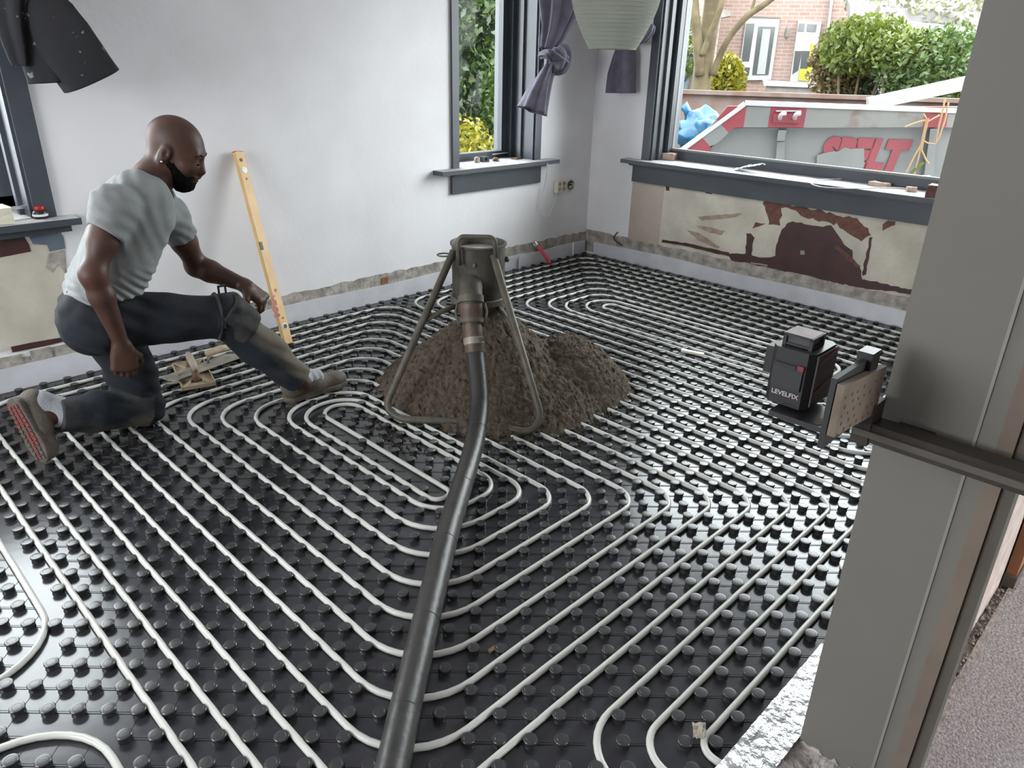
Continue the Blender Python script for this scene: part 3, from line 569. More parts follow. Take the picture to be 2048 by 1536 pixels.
# ------------------------------------------------------------------ screed heap
def bump_h(x, y, cx, cy, h, rx, ry, rot, pw):
    c, s = math.cos(rot), math.sin(rot); dx, dy = (x - cx) * c + (y - cy) * s, -(x - cx) * s + (y - cy) * c
    r = np.sqrt((dx / rx) ** 2 + (dy / ry) ** 2); return h * np.clip(1 - r ** pw, -0.4, 1)
N = 380; gx, gy = np.meshgrid(np.linspace(-3.35, -1.55, N), np.linspace(-2.25, -0.85, int(N * 0.78)), indexing='ij')
wob = 0.05 * vnoise(np.stack([gx * 3, gy * 3, gx * 0 + 1], -1)); wob2 = 0.05 * vnoise(np.stack([gx * 3, gy * 3, gx * 0 + 7], -1))
h1 = bump_h(gx + wob, gy + wob2, -2.45, -1.42, 0.455, 0.52, 0.58, 0.0, 0.95)
h1b = bump_h(gx + wob, gy + wob2, -2.57, -1.58, 0.24, 0.36, 0.38, 0.0, 1.1)
h2 = 0.265 * np.tanh(np.maximum(bump_h(gx + wob, gy + wob2, -2.14, -1.66, 0.33, 0.30, 0.38, -0.5, 1.15), -.3) / 0.265 * 1.25)
h3 = bump_h(gx + wob, gy + wob2, -2.33, -1.78, 0.17, 0.34, 0.25, 0.5, 1.2)
def smax(a, b2, k=0.05): hh = np.maximum(k - np.abs(a - b2), 0) / k; return np.maximum(a, b2) + hh * hh * k / 4
hz = smax(smax(smax(h1, h1b), h2, 0.03), h3, 0.05)
P3 = np.stack([gx, gy, hz], -1)
lump = 0.014 * np.abs(vnoise(P3 * 20)) * 2 + 0.014 * np.abs(vnoise(P3 * 55 + 5)) * 2 + 0.013 * np.abs(vnoise(P3 * 95 + 9)) * 2
hz2 = hz + lump * np.clip((hz + 0.03) / 0.06, 0, 1) - 0.020
keep = hz2 > -0.015
idx = np.arange(hz2.size).reshape(hz2.shape); Vg = np.stack([gx + 0.006 * vnoise(P3 * 60), gy + 0.006 * vnoise(P3 * 60 + 20), hz2], -1).reshape(-1, 3)
kk = keep[:-1, :-1] & keep[1:, :-1] & keep[1:, 1:] & keep[:-1, 1:]
Fg = np.stack([idx[:-1, :-1][kk], idx[1:, :-1][kk], idx[1:, 1:][kk], idx[:-1, 1:][kk]], -1)
used = np.unique(Fg); rem = -np.ones(hz2.size, int); rem[used] = np.arange(len(used))
heap = arrays_obj('screed_heap', Vg[used], rem[Fg], 'screed', None, True); tag(heap, 'brown heap of damp sand-cement screed under the steel hopper', 'screed heap', kind='stuff')
# loose crumbs round the heap
V_ = []; F_ = []
for i in range(900):
    a = rng.uniform(0, 6.283); rr_ = rng.normal(0, 0.05); base = np.array([-2.52 + (0.56 + rr_) * math.cos(a), -1.55 + (0.52 + rr_) * math.sin(a)])
    s = rng.uniform(0.003, 0.010); c = np.array([base[0], base[1], 0.004 + s * 0.6])
    q = c + (np.array([[1, 0, -.6], [-.5, .9, -.6], [-.5, -.9, -.6], [.1, .1, .9]]) + rng.normal(0, .25, (4, 3))) * s; n0 = len(V_); V_ += q.tolist(); F_ += [(n0, n0 + 1, n0 + 3), (n0 + 1, n0 + 2, n0 + 3), (n0 + 2, n0, n0 + 3), (n0, n0 + 2, n0 + 1)]
tag(arrays_obj('screed_crumbs', V_, F_, 'screed'), 'loose screed crumbs scattered on the mat around the heap', 'crumbs', kind='stuff')

# ------------------------------------------------------------------ delivery stand with hopper
HX, HY = -2.60, -1.50
st = thing('screed_stand', 'steel screed delivery stand with round hopper, bent tube legs and carry handle', 'screed stand', (HX, HY, 0))
def sp(b, name, m, par=None, **k):
    o = b.build(name, m, **k)
    if par is None: o.parent = st; o.matrix_parent_inverse = Matrix.Translation((-HX, -HY, 0))
    else: o.parent = par
    return o
def spc(b, name, m, par, **k):           # child of a part that sits at st offset
    o = b.build(name, m, **k); o.parent = par; o.matrix_parent_inverse = par.matrix_parent_inverse @ Matrix.Translation((0, 0, 0)); o.matrix_parent_inverse = Matrix.Identity(4); return o
rim_c = np.array(onz(957, 487, 0.72)); HC = np.array([rim_c[0], rim_c[1], 0.0])
hop = sp(MB().lathe([(0.098, 0.425), (0.112, 0.445), (0.114, 0.715), (0.1205, 0.718), (0.1205, 0.726), (0.1120, 0.727), (0.1075, 0.715), (0.1065, 0.62), (0.10, 0.60), (0.004, 0.60)], 40, HC), 'hopper', 'hopper_steel', smooth=True, angle=40)
lid = MB().lathe([(0.1065, 0.690), (0.09, 0.697), (0.05, 0.694), (0.002, 0.70)], 36, HC, cap=False).build('hopper_lining', 'hopper_inside', None, True); lid.parent = hop
sp(MB().lathe([(0.118, 0.470), (0.121, 0.472), (0.121, 0.495), (0.118, 0.498)], 36, HC), 'hopper_band', 'leg_steel', smooth=True, angle=40)
right = np.array([CR[0], CR[1], 0]); right /= np.linalg.norm(right); toward = np.array([-CF[0], -CF[1], 0]); toward /= np.linalg.norm(toward)
Lf = np.array(onz(770, 828, 0.03)); Rf = np.array(onz(1082, 856, 0.03)); Mid = np.array(onz(905, 838, 0.035))
Lt = HC + [0, 0, 0.70] - right * 0.10 + toward * 0.055; Rt = HC + [0, 0, 0.70] + right * 0.066 + toward * 0.11
back_dir = -toward
frame_pts = [Lt, Lf + np.array([0, 0, 0.03]), Lf + (Mid - Lf) * 0.25 + toward * 0.04, Mid + (Rf - Mid) * 0.35, Rf + (Mid - Rf) * 0.12 + toward * 0.06, Rf + np.array([0, 0, 0.05]), Rt]
sp(MB().tube(fillet(frame_pts, [0, 0.07, 0.12, 0.3, 0.10, 0.08, 0], 8), 0.0155, 12), 'leg_frame', 'leg_steel', smooth=True)
Bt = HC + [0, 0, 0.50] - toward * 0.10; Bf = HC - toward * 0.42; Bf[2] = 0.03
sp(MB().tube([Bt, Bf], 0.0155, 12), 'rear_leg', 'leg_steel', smooth=True)
for t, sgn in ((Lt, -1), (Rt, 1)):
    foot = Lf if sgn < 0 else Rf; q = t + (foot - t) * 0.42; h_ = HC + [0, 0, 0.465] + right * 0.08 * sgn + toward * 0.05
    sp(MB().tube([q, (q + h_) / 2 + np.array([0, 0, 0.004]), h_], 0.011, 8), 'brace', 'leg_steel', smooth=True)
ha = HC + toward * 0.118
hp = [ha - right * 0.072 + [0, 0, 0.655], ha - right * 0.078 + [0, 0, 0.775], ha + right * 0.072 + [0, 0, 0.775], ha + right * 0.078 + [0, 0, 0.670]]
sp(MB().tube(fillet(hp, 0.025, 6), 0.0095, 10), 'carry_handle', 'leg_steel', smooth=True)
ring = [HC - right * (0.145 + 0.03 * math.cos(a)) + toward * 0.028 * math.sin(a) + [0, 0, 0.668] for a in np.linspace(0, 2 * math.pi, 17)[:-1]]
sp(MB().tube(ring, 0.0035, 6, closed=True), 'ring_lug', 'leg_steel', smooth=True)
sp(MB().ball(HC + right * 0.121 + [0, 0, 0.655], 0.013, 10, 6), 'lug', 'leg_steel', smooth=True)
sp(MB().ball(HC + toward * 0.113 - right * 0.01 + [0, 0, 0.655], 0.010, 10, 6), 'bolt', 'leg_steel', smooth=True)
# coupling pipe and hose
c0 = HC + toward * 0.07 - right * 0.025; c0 = np.array([c0[0], c0[1], 0.585])
c1 = np.array(at(942, 597, to_px(HC + toward * 0.16 + [0, 0, 0.55])[2])); c2 = np.array(at(943, 640, to_px(HC + toward * 0.21 + [0, 0, .45])[2])); c3 = np.array(at(950, 706, to_px(HC + toward * 0.27 + [0, 0, .35])[2]))
cp = thing('hose_coupling', 'rusty steel coupling pipe with lever clamps between hopper and black hose', 'coupling', tuple(c3))
def cpp(b, name, m, **k):
    o = b.build(name, m, **k); o.parent = cp; o.matrix_parent_inverse = Matrix.Translation(-Vector(c3)); return o
cpp(MB().tube(catmull([c0, (c0 + c1) / 2 + np.array([0, 0, .004]), c1, c1 + (c2 - c1) * .25], 4), [0.047] * 13, 20), 'inlet_stub', 'hopper_steel', smooth=True, angle=50)
d12 = (c2 - c1) / np.linalg.norm(c2 - c1)
cpp(MB().tube([c1 - d12 * 0.012, c1 - d12 * .010, c1 + d12 * 0.018, c1 + d12 * 0.020], [0.047, 0.053, 0.053, 0.047], 20), 'flange', 'leg_steel', smooth=True, angle=40)
cpp(MB().tube([c1 + d12 * 0.02, c1 + d12 * 0.06, c1 + d12 * 0.065, c1 + d12 * 0.10, c1 + d12 * 0.105, c2], [0.046, 0.048, 0.045, 0.047, 0.049, 0.047], 20), 'quick_coupling', 'rust_coupling', smooth=True, angle=35)
for sgn in (-1, 1):
    q = c1 + d12 * 0.02 + right * 0.055 * sgn; q2 = c2 + right * 0.058 * sgn; cpp(MB().tube([q, (q + q2) / 2 + right * .008 * sgn, q2, q2 + d12 * 0.025 - right * .012 * sgn], 0.0055, 8), 'clamp_lever', 'leg_steel', smooth=True)
cpp(MB().tube([c2 - d12 * 0.004, c2 + d12 * 0.012], [0.0515, 0.0515], 20), 'flange', 'leg_steel', smooth=True, angle=40)
d23 = (c3 - c2) / np.linalg.norm(c3 - c2); l23 = np.linalg.norm(c3 - c2)
cpp(MB().tube([c2, c2 + d23 * l23 * .5, c3], [0.0405, 0.0405, 0.0405], 20), 'steel_sleeve', 'rust_coupling', smooth=True, angle=40)
q = c2 + d23 * l23 * 0.55
clamp = cpp(MB().tube([q, q + d23 * 0.028], [0.0425, 0.0425], 20), 'hose_clamp', 'trowel_steel', smooth=True, angle=40)
cpp(MB().obox(q + d23 * 0.014 + right * 0.030 + toward * 0.022 + np.array([0, 0, .02]), right, toward, np.array([0, 0, 1.]), 0.03, 0.014, 0.014), 'clamp_bolt', 'leg_steel')
hz_ = [tuple(c3 - d23 * 0.03), tuple(c3)]
for px, py, z in ((957, 770, .235), (958, 820, .165), (950, 880, .105), (934, 940, .070), (915, 1000, .060), (897, 1060, .060), (879, 1130, .060), (857, 1220, .060), (836, 1310, .060), (812, 1410, .060), (786, 1530, .062), (750, 1700, .07)):
    hz_.append(tuple(onz(px, py, z)))
hs = thing('screed_hose', 'thick black rubber screed hose running from the coupling to the bottom edge', 'hose', hz_[-4])
o = MB().tube(catmull(hz_, 8), 0.0375, 20).build('hose_body', 'hose_rubber', None, True); o.parent = hs; o.matrix_parent_inverse = Matrix.Translation(-Vector(hz_[-4]))
cz = catmull(hz_, 8)
for i in range(14, len(cz) - 2, 15):
    o = MB().tube([cz[i], cz[i] + (cz[i + 1] - cz[i]) * 0.12], [0.0381, 0.0381], 20).build('wrap_ridge', 'hose_rubber', None, True); o.parent = hs; o.matrix_parent_inverse = Matrix.Translation(-Vector(hz_[-4]))

# ------------------------------------------------------------------ spirit level leaning on the wall
lf = np.array(onz(576, 688, 0.024)); lt = np.array([-2.885, -0.022, 0.975]); ax = (lt - lf) / np.linalg.norm(lt - lf)
lv = thing('spirit_level', 'yellow wooden spirit level with red lettering leaning against the wall', 'spirit level', tuple(lf))
vw = np.array([0.25, -0.97, 0.0]); X = np.cross(ax, vw); X /= np.linalg.norm(X); X = X if X[0] > 0 else -X; Nn = np.cross(X, ax); Nn = Nn if Nn[1] < 0 else -Nn; LL = np.linalg.norm(lt - lf); WD, TH = 0.050, 0.024
def lp(b, name, m, par=None, **k):
    o = b.build(name, m, **k); o.parent = lv; o.matrix_parent_inverse = Matrix.Translation(-Vector(lf)); return o
lp(MB().obox((lf + lt) / 2, X, Nn, ax, WD, TH, LL - 0.008), 'body', 'level_yellow')
for q in (lf + ax * 0.002, lt - ax * 0.002): lp(MB().obox(q, X, Nn, ax, WD * 1.0, TH, 0.004), 'end_cap', 'red_plastic')
for t, m_ in ((0.095, 'green_vial'), (0.905, 'white_plastic')):
    c = lf + ax * LL * t + Nn * (TH / 2)
    lp(MB().lathe([(0.0175, -0.002), (0.0175, 0.002), (0.0145, 0.003)], 20, c, axis=Nn), 'vial_ring', 'white_plastic', smooth=True, angle=40); lp(MB().lathe([(0.0125, 0.0), (0.0125, 0.0036)], 18, c, axis=Nn), 'vial', m_, smooth=True, angle=40)
    lp(MB().lathe([(0.0045, 0.0), (0.0045, 0.0022)], 10, c + ax * (0.045 if t < .5 else -0.045), axis=Nn), 'screw', 'brown_block')
lp(MB().lathe([(0.009, 0.0), (0.009, 0.002)], 12, lt - ax * 0.045 + Nn * TH / 2 - X * 0.004, axis=Nn), 'hanging_hole', 'brown_block')
c = lf + ax * LL * 0.52 + Nn * (TH / 2) - X * WD * 0.36; lp(MB().obox(c, X, Nn, ax, 0.018, 0.006, 0.042), 'middle_vial', 'green_vial')
o = place_text('lettering', 'SOLA', 0.052, 0.0006, lf + ax * 0.150 - X * 0.017 + Nn * (TH / 2 + 0.001), ax, -X, 'red_plastic', None, offset=0.0015, width=0.115)
# turn the word so that it reads up the level
o.parent = lv; o.matrix_parent_inverse = Matrix.Translation(-Vector(lf))
lp(MB().lathe([(0.009, 0.0), (0.009, 0.0015)], 6, lf + ax * 0.288 + Nn * TH / 2, axis=Nn), 'emblem', 'red_plastic')

# ------------------------------------------------------------------ plastic float and steel trowel behind the knee
fA, fB, fC = np.array(onz(365, 781, 0.030)), np.array(onz(433, 769, 0.030)), np.array(onz(337, 722, 0.030))
fx = (fB - fA); fw_ = np.linalg.norm(fx); fx /= fw_; fy = fC - fA; fy -= fx * (fy @ fx); fl_ = 0.33; fy /= np.linalg.norm(fy); Z = np.array([0, 0, 1.0]); fo = fA + fx * fw_ / 2 + fy * fl_ / 2
ft = thing('plastering_float', 'tan plastic plastering float lying on the mat under a steel trowel', 'float', tuple(fo))
def fp(b, name, m, **k):
    o = b.build(name, m, **k); o.parent = ft; o.matrix_parent_inverse = Matrix.Translation(-Vector(fo)); return o
fp(MB().obox(fo, fx, fy, Z, fw_, fl_, 0.006), 'blade', 'float_plastic')
for s in (-1, 1):
    fp(MB().obox(fo + fx * s * (fw_ / 2 - .003) + Z * .008, fx, fy, Z, 0.005, fl_, 0.012), 'rib', 'float_plastic')
    fp(MB().obox(fo + fy * s * (fl_ / 2 - .003) + Z * .008, fx, fy, Z, fw_, 0.005, 0.012), 'rib', 'float_plastic')
    for s2 in (-1, 1):
        a_, c_ = fo + fx * s * (fw_ / 2 - .006) + fy * s2 * (fl_ / 2 - .006) + Z * .009, fo + fy * s2 * 0.075 + Z * .009 + fx * s * .012; d_ = (c_ - a_); l_ = np.linalg.norm(d_); d_ /= l_
        fp(MB().obox((a_ + c_) / 2, d_, np.cross(Z, d_), Z, l_, 0.005, 0.012), 'rib', 'float_plastic')
    pq = fo + fy * s * 0.085; fp(MB().tube([pq + Z * .003, pq + Z * .035, pq - fy * s * .008 + Z * .062], [0.022, 0.017, 0.015], 10), 'handle_post', 'brown_block', smooth=True)
fp(MB().tube([fo - fy * 0.105 + Z * .068, fo - fy * 0.05 + Z * .074, fo + fy * 0.06 + Z * .074, fo + fy * 0.115 + Z * .066], [0.014, 0.0165, 0.0165, 0.013], 12), 'handle', 'float_handle', smooth=True)
tA, tB = np.array(onz(337, 762, 0.058)), np.array(onz(478, 712, 0.045)); td = tB - tA; tl = 0.42; td /= np.linalg.norm(td); tw = np.cross(np.array([0, 0, 1.0]), td); tw /= np.linalg.norm(tw); tn = np.cross(td, tw); to = tA + td * tl / 2 + tw * 0.02
tr = thing('finishing_trowel', 'long steel finishing trowel with tan handle lying across the float', 'trowel', tuple(to))
def tp(b, name, m, **k):
    o = b.build(name, m, **k); o.parent = tr; o.matrix_parent_inverse = Matrix.Translation(-Vector(to)); return o
poly = [to + td * u_ + tw * v_ for u_, v_ in ((-.21, -.02), (-.20, -.045), (.17, -.05), (.21, -.02), (.21, .02), (.17, .05), (-.20, .045), (-.21, .02))]
tp(MB().prism(poly, tn * 0.0018), 'blade', 'trowel_steel')
tp(MB().obox(to + tn * 0.006, td, tw, tn, 0.30, 0.02, 0.009), 'spine', 'trowel_steel')
tp(MB().tube([to + td * 0.03 + tn * .01, to + td * 0.03 + tn * .035, to + td * 0.045 + tn * .052], 0.007, 8), 'tang', 'trowel_steel', smooth=True)
tp(MB().tube([to + td * 0.025 + tn * .058, to + td * 0.06 + tn * .058, to + td * 0.11 + tn * .06, to + td * 0.155 + tn * .056], [0.015, 0.017, 0.018, 0.014], 12), 'handle', 'float_plastic', smooth=True)
tp(MB().ball(to + td * 0.160 + tn * .056, 0.010, 8, 6), 'handle_cap', 'white_plastic', smooth=True)

# ------------------------------------------------------------------ laser level on its bracket, drilled plate and clamp bar
LX, LY0, LY1, LZ0, LZ1 = -3.480, -3.302, -3.224, 0.876, 0.982; LD = 0.098
ls = thing('laser_level', 'black cross line laser level with red stripes and white lettering on a bracket', 'laser level', (LX + 0.05, -3.268, LZ0))
def lsp(b, name, m, **k):
    o = b.build(name, m, **k); o.parent = ls; o.matrix_parent_inverse = Matrix.Translation((-(LX + 0.05), 3.268, -LZ0)); return o
def cham(x0, x1, y0, y1, z0, z1, c):
    q = [(x0 + c, y0), (x1 - c, y0), (x1, y0 + c), (x1, y1 - c), (x1 - c, y1), (x0 + c, y1), (x0, y1 - c), (x0, y0 + c)]
    return MB().prism([(a_, b_, z0) for a_, b_ in q], (0, 0, z1 - z0))
lsp(cham(LX, LX + LD, LY0, LY1, LZ0, LZ1, 0.010), 'body', 'black_plastic')
lsp(MB().box((LX + .012, LY0 - .0035, LZ0 + .006), (LX + LD - .004, LY0, LZ1 - .004)), 'side_grip', 'laser_side')
for z in (LZ0 + .028, LZ0 + .083): lsp(MB().prism([(LX + .016, LY0 - .0035, z), (LX + LD - .008, LY0 - .0035, z + .012), (LX + LD - .008, LY0 - .0035, z + .019), (LX + .016, LY0 - .0035, z + .006)], (0, -.0012, 0)), 'red_stripe', 'laser_red')
lsp(MB().box((LX - .004, LY0 + .014, LZ0 + .034), (LX, LY1 - .010, LZ0 + .078)), 'front_panel', 'dark_rubber')
lsp(MB().box((LX - .006, LY0 + .026, LZ0 + .072), (LX, LY1 - .012, LZ0 + .080)), 'laser_slot', 'black_plastic')
lsp(MB().box((LX - .005, LY0 + .013, LZ0 + .073), (LX, LY0 + .025, LZ0 + .082)), 'red_mark', 'laser_red')
b = MB(); x0, x1, y0, y1 = LX + .020, LX + .066, LY0 + .017, LY1 - .013
for a_, c_ in ((x0, y0), (x1, y0), (x0, y1), (x1, y1)): lsp(MB().box((a_ - .003, c_ - .003, LZ1), (a_ + .003, c_ + .003, LZ1 + .019)), 'head_post', 'black_plastic')
lsp(MB().box((x0 - .002, y0 - .002, LZ1 + .001), (x1 + .002, y1 + .002, LZ1 + .005)), 'head_base', 'dark_rubber')
lsp(MB().lathe([(0.012, LZ1 + .005), (0.015, LZ1 + .014), (0.012, LZ1 + .018)], 14, ((x0 + x1) / 2, (y0 + y1) / 2, 0)), 'laser_prism', 'house_glass', smooth=True)
lsp(MB().box((x0 - .003, y0 - .003, LZ1 + .018), (x1 + .003, y1 + .003, LZ1 + .022)), 'head_cap', 'black_plastic'); lsp(MB().box((x0 + .001, y0 + .001, LZ1 + .005), (x1 - .001, y1 - .001, LZ1 + .018)), 'head_glass', 'house_glass')
lsp(MB().box((x0 - .001, y0 - .001, LZ1 + .022), (x1 + .001, y1 + .001, LZ1 + .0227)), 'label_sticker', 'laser_label')
lsp(MB().box((LX + .028, LY1, LZ0 + .040), (LX + .066, LY1 + .022, LZ0 + .092)), 'side_window_housing', 'black_plastic')
lsp(MB().box((LX + .034, LY1 + .020, LZ0 + .046), (LX + .040, LY1 + .024, LZ0 + .086)), 'side_window', 'house_glass')
o = place_text('lettering', 'LEVELFIX', 0.012, 0.0003, (LX - 0.0006, LY1 - 0.014, LZ0 + 0.018), (0, -1, 0), (0, 0, 1), 'laser_label', None, offset=0.0002, width=0.050); o.parent = ls; o.matrix_parent_inverse = Matrix.Translation((-(LX + 0.05), 3.268, -LZ0))
br = thing('magnetic_bracket', 'black steel L-shaped bracket holding the laser level to the drilled plate', 'bracket', (-3.48, -3.36, 0.865))
def brp(b, name, m, **k):
    o = b.build(name, m, **k); o.parent = br; o.matrix_parent_inverse = Matrix.Translation((3.48, 3.36, -0.865)); return o
brp(MB().box((-3.505, -3.362, 0.860), (-3.415, -3.250, 0.870)), 'base_plate', 'bracket_metal')
brp(MB().lathe([(0.016, 0.868), (0.014, 0.877)], 16, (-3.43, -3.268, 0)), 'mount_screw', 'chrome', smooth=True)
brp(MB().lathe([(0.009, 0.8700), (0.009, 0.8710)], 14, (-3.485, -3.335, 0), sx=1.6), 'slot', 'hole_dark')
brp(MB().box((-3.572, -3.377, 0.866), (-3.395, -3.368, 0.990)), 'magnet_plate', 'dark_rubber')
brp(MB().box((-3.452, -3.385, 0.955), (-3.415, -3.360, 1.002)), 'magnet_knob', 'black_plastic')
pl_ = thing('drilled_plate', 'small tan board full of drilled holes clamped to the partition edge', 'board', (-3.48, -3.385, 0.86))
def plp(b, name, m, **k):
    o = b.build(name, m, **k); o.parent = pl_; o.matrix_parent_inverse = Matrix.Translation((3.48, 3.385, -0.86)); return o
plp(MB().prism([(-3.572, -3.379, .893), (-3.384, -3.379, .873), (-3.386, -3.379, .965), (-3.572, -3.379, .983)], (0, -0.012, 0)), 'board', 'osb')
rr = random.Random(4)
for i in range(7):
    for j in range(5):
        x = -3.560 + i * 0.0265 + (j % 2) * 0.010 + rr.uniform(-.003, .003); z = 0.896 + j * 0.0155 - i * .0015 + rr.uniform(-.002, .002)
        if x > -3.39 or rr.random() < .2: continue
        plp(MB().lathe([(rr.uniform(.0026, .0046), 0.0), (0.0020, 0.0006)], 8, (x, -3.3912, z), axis=(0, -1, 0)), 'drill_hole', 'hole_dark')
cb = thing('clamp_bar', 'dark brown clamp bar fixed across the end of the white partition', 'bar', (-3.36, -3.5, 0.82))
def cbp(b, name, m, **k):
    o = b.build(name, m, **k); o.parent = cb; o.matrix_parent_inverse = Matrix.Translation((3.36, 3.5, -0.82)); return o
cbp(MB().box((-3.400, -4.10, 0.822), (-3.358, -3.364, 0.858)), 'rail', 'clamp_bar'); cbp(MB().box((-3.408, -4.10, 0.834), (-3.400, -3.366, 0.846)), 'rail_groove', 'dark_jamb')
cbp(MB().box((-3.404, -3.394, 0.815), (-3.354, -3.364, 0.895)), 'jaw', 'clamp_bar')
cbp(MB().box((-3.358, -3.48, 0.828), (-3.331, -3.42, 0.850)), 'clamp_pad', 'dark_rubber')

# person-begin

# ------------------------------------------------------------------ the kneeling man
BA = math.radians(-10); BF = np.array([math.cos(BA), math.sin(BA), 0]); BR_ = np.array([BF[1], -BF[0], 0]); BP = np.array([-3.72, -.85, 0]); ZU = np.array([0, 0, 1.0])
def J(px, py, lat):
    d = ray(px, py); t = ((BP + lat * BR_ - CP) @ BR_) / (d @ BR_); return CP + t * d
class SDF:
    def __init__(s, lo, hi, h):
        s.o = np.array(lo, np.float32); s.h = h; s.n = np.ceil((np.array(hi) - np.array(lo)) / h).astype(int) + 1; s.f = np.full(s.n, 0.05, np.float32)
    def sub(s, lo, hi):
        a = np.clip(np.floor((np.array(lo) - s.o) / s.h).astype(int), 0, s.n); b = np.clip(np.ceil((np.array(hi) - s.o) / s.h).astype(int) + 1, 0, s.n); sl = tuple(slice(i, j) for i, j in zip(a, b))
        ax = [s.o[k] + s.h * np.arange(a[k], b[k], dtype=np.float32) for k in range(3)]; return sl, np.stack(np.meshgrid(*ax, indexing='ij'), -1)
    def put(s, d, sl, k, mode='u'):
        f = s.f[sl]
        if mode == 'u': hh = np.maximum(k - np.abs(f - d), 0) / max(k, 1e-6); s.f[sl] = np.minimum(f, d) - hh * hh * k * .25
        else: d = -d; hh = np.maximum(k - np.abs(f - d), 0) / max(k, 1e-6); s.f[sl] = np.maximum(f, d) + hh * hh * k * .25
    def cap(s, a, b, ra, rb=None, k=0.02, mode='u', disp=None):
        rb = ra if rb is None else rb; a = np.asarray(a, np.float32); b = np.asarray(b, np.float32); m = max(ra, rb) + k + 0.03
        sl, P = s.sub(np.minimum(a, b) - m, np.maximum(a, b) + m)
        if P.size == 0: return
        ab = b - a; t = np.clip(((P - a) @ ab) / max(float(ab @ ab), 1e-9), 0, 1); d = np.linalg.norm(P - a - t[..., None] * ab, axis=-1) - (ra + (rb - ra) * t)
        if disp is not None: d = d + disp(P, t)
        s.put(d, sl, k, mode)
    def ell(s, c, r, X, Y, Z, k=0.02, mode='u', disp=None):
        c = np.asarray(c, np.float32); r = np.asarray(r, np.float32); m = float(r.max()) + k + 0.02; sl, P = s.sub(c - m, c + m)
        if P.size == 0: return
        Q = P - c; L = np.stack([Q @ np.asarray(X, np.float32), Q @ np.asarray(Y, np.float32), Q @ np.asarray(Z, np.float32)], -1); k0 = np.linalg.norm(L / r, axis=-1); k1 = np.linalg.norm(L / (r * r), axis=-1); d = k0 * (k0 - 1) / np.maximum(k1, 1e-6)
        if disp is not None: d = d + disp(P, 0)
        s.put(d, sl, k, mode)
    def plane(s, p, n, lo=None, hi=None):     # keep the side n points away from
        n = np.asarray(n, float); n = n / np.linalg.norm(n)
        if lo is None: lo, hi = s.o, s.o + s.h * s.n
        sl, P = s.sub(lo, hi); s.f[sl] = np.maximum(s.f[sl], ((P - np.asarray(p, np.float32)) @ n.astype(np.float32)))
    def mesh(s, name, m, parent, smooth_it=1):
        f = s.f.copy(); f[0] = f[-1] = .05; f[:, 0] = f[:, -1] = .05; f[:, :, 0] = f[:, :, -1] = .05
        S = f < 0; c = [S[i:S.shape[0] - 1 + i, j:S.shape[1] - 1 + j, k:S.shape[2] - 1 + k] for i in (0, 1) for j in (0, 1) for k in (0, 1)]
        al = c[0].copy(); an = c[0].copy()
        for q in c[1:]: al &= q; an |= q
        act = an & ~al; I = np.argwhere(act); vid = np.full(act.shape, -1, np.int32); vid[act] = np.arange(len(I)); pos = np.zeros((len(I), 3)); cnt = np.zeros(len(I))
        corners = [(i, j, k) for i in (0, 1) for j in (0, 1) for k in (0, 1)]; vals = {q: f[I[:, 0] + q[0], I[:, 1] + q[1], I[:, 2] + q[2]] for q in corners}
        for q in corners:
            for a_ in range(3):
                if q[a_]: continue
                q2 = list(q); q2[a_] = 1; q2 = tuple(q2); v0, v1 = vals[q], vals[q2]; mk = (v0 < 0) != (v1 < 0); t = np.where(mk, v0 / np.where(mk, v0 - v1, 1), 0); p = np.tile(np.array(q, float), (len(I), 1)); p[:, a_] = t; pos[mk] += p[mk]; cnt[mk] += 1
        V = s.o + s.h * (I + pos / cnt[:, None]); F = []
        for a_ in range(3):
            b_, c_ = (a_ + 1) % 3, (a_ + 2) % 3; s0 = [slice(None)] * 3; s1 = [slice(None)] * 3; s0[a_] = slice(0, -1); s1[a_] = slice(1, None); A0, A1 = S[tuple(s0)], S[tuple(s1)]; E = np.argwhere(A0 != A1); E = E[(E[:, b_] > 0) & (E[:, c_] > 0) & (E[:, b_] < S.shape[b_] - 1) & (E[:, c_] < S.shape[c_] - 1)]
            def g(db, dc): q = E.copy(); q[:, b_] += db; q[:, c_] += dc; return vid[q[:, 0], q[:, 1], q[:, 2]]
            Q = np.stack([g(-1, -1), g(0, -1), g(0, 0), g(-1, 0)], 1); fl_ = A0[E[:, 0], E[:, 1], E[:, 2]]; Q[~fl_] = Q[~fl_][:, ::-1]; F.append(Q)
        F = np.concatenate(F); F = F[(F >= 0).all(1)]
        for _ in range(smooth_it):
            acc = np.zeros_like(V); n_ = np.zeros(len(V))
            for a_, b_ in ((0, 1), (1, 2), (2, 3), (3, 0)):
                np.add.at(acc, F[:, a_], V[F[:, b_]]); np.add.at(n_, F[:, a_], 1); np.add.at(acc, F[:, b_], V[F[:, a_]]); np.add.at(n_, F[:, b_], 1)
            V = V * .5 + .5 * acc / np.maximum(n_, 1)[:, None]
        o = arrays_obj(name, V, F, m, None, True); o.parent = parent; o.matrix_parent_inverse = Matrix.Translation(-Vector(parent.location)); return o
rhip, rknee, rank = J(205, 640, .09), J(450, 632, .12), J(607, 768, .09)
lhip, lknee, lank = J(225, 645, -.09), J(288, 815, -.067), J(92, 832, .05)
pelv, waist, mid, chest = J(192, 632, 0), J(212, 565, 0), J(243, 500, 0), J(270, 435, 0)
neckb, rsh, relb, rwr = J(292, 366, 0), J(226, 412, .17), J(186, 550, .24), J(243, 688, .21)
lsh, lelb, lwr = J(338, 428, -.16), J(394, 532, -.235), J(488, 570, -.09)
pm = thing('person', 'person in grey t-shirt and dirty dark jeans kneeling on one knee on the mat', 'person', (-3.72, -.85, 0))
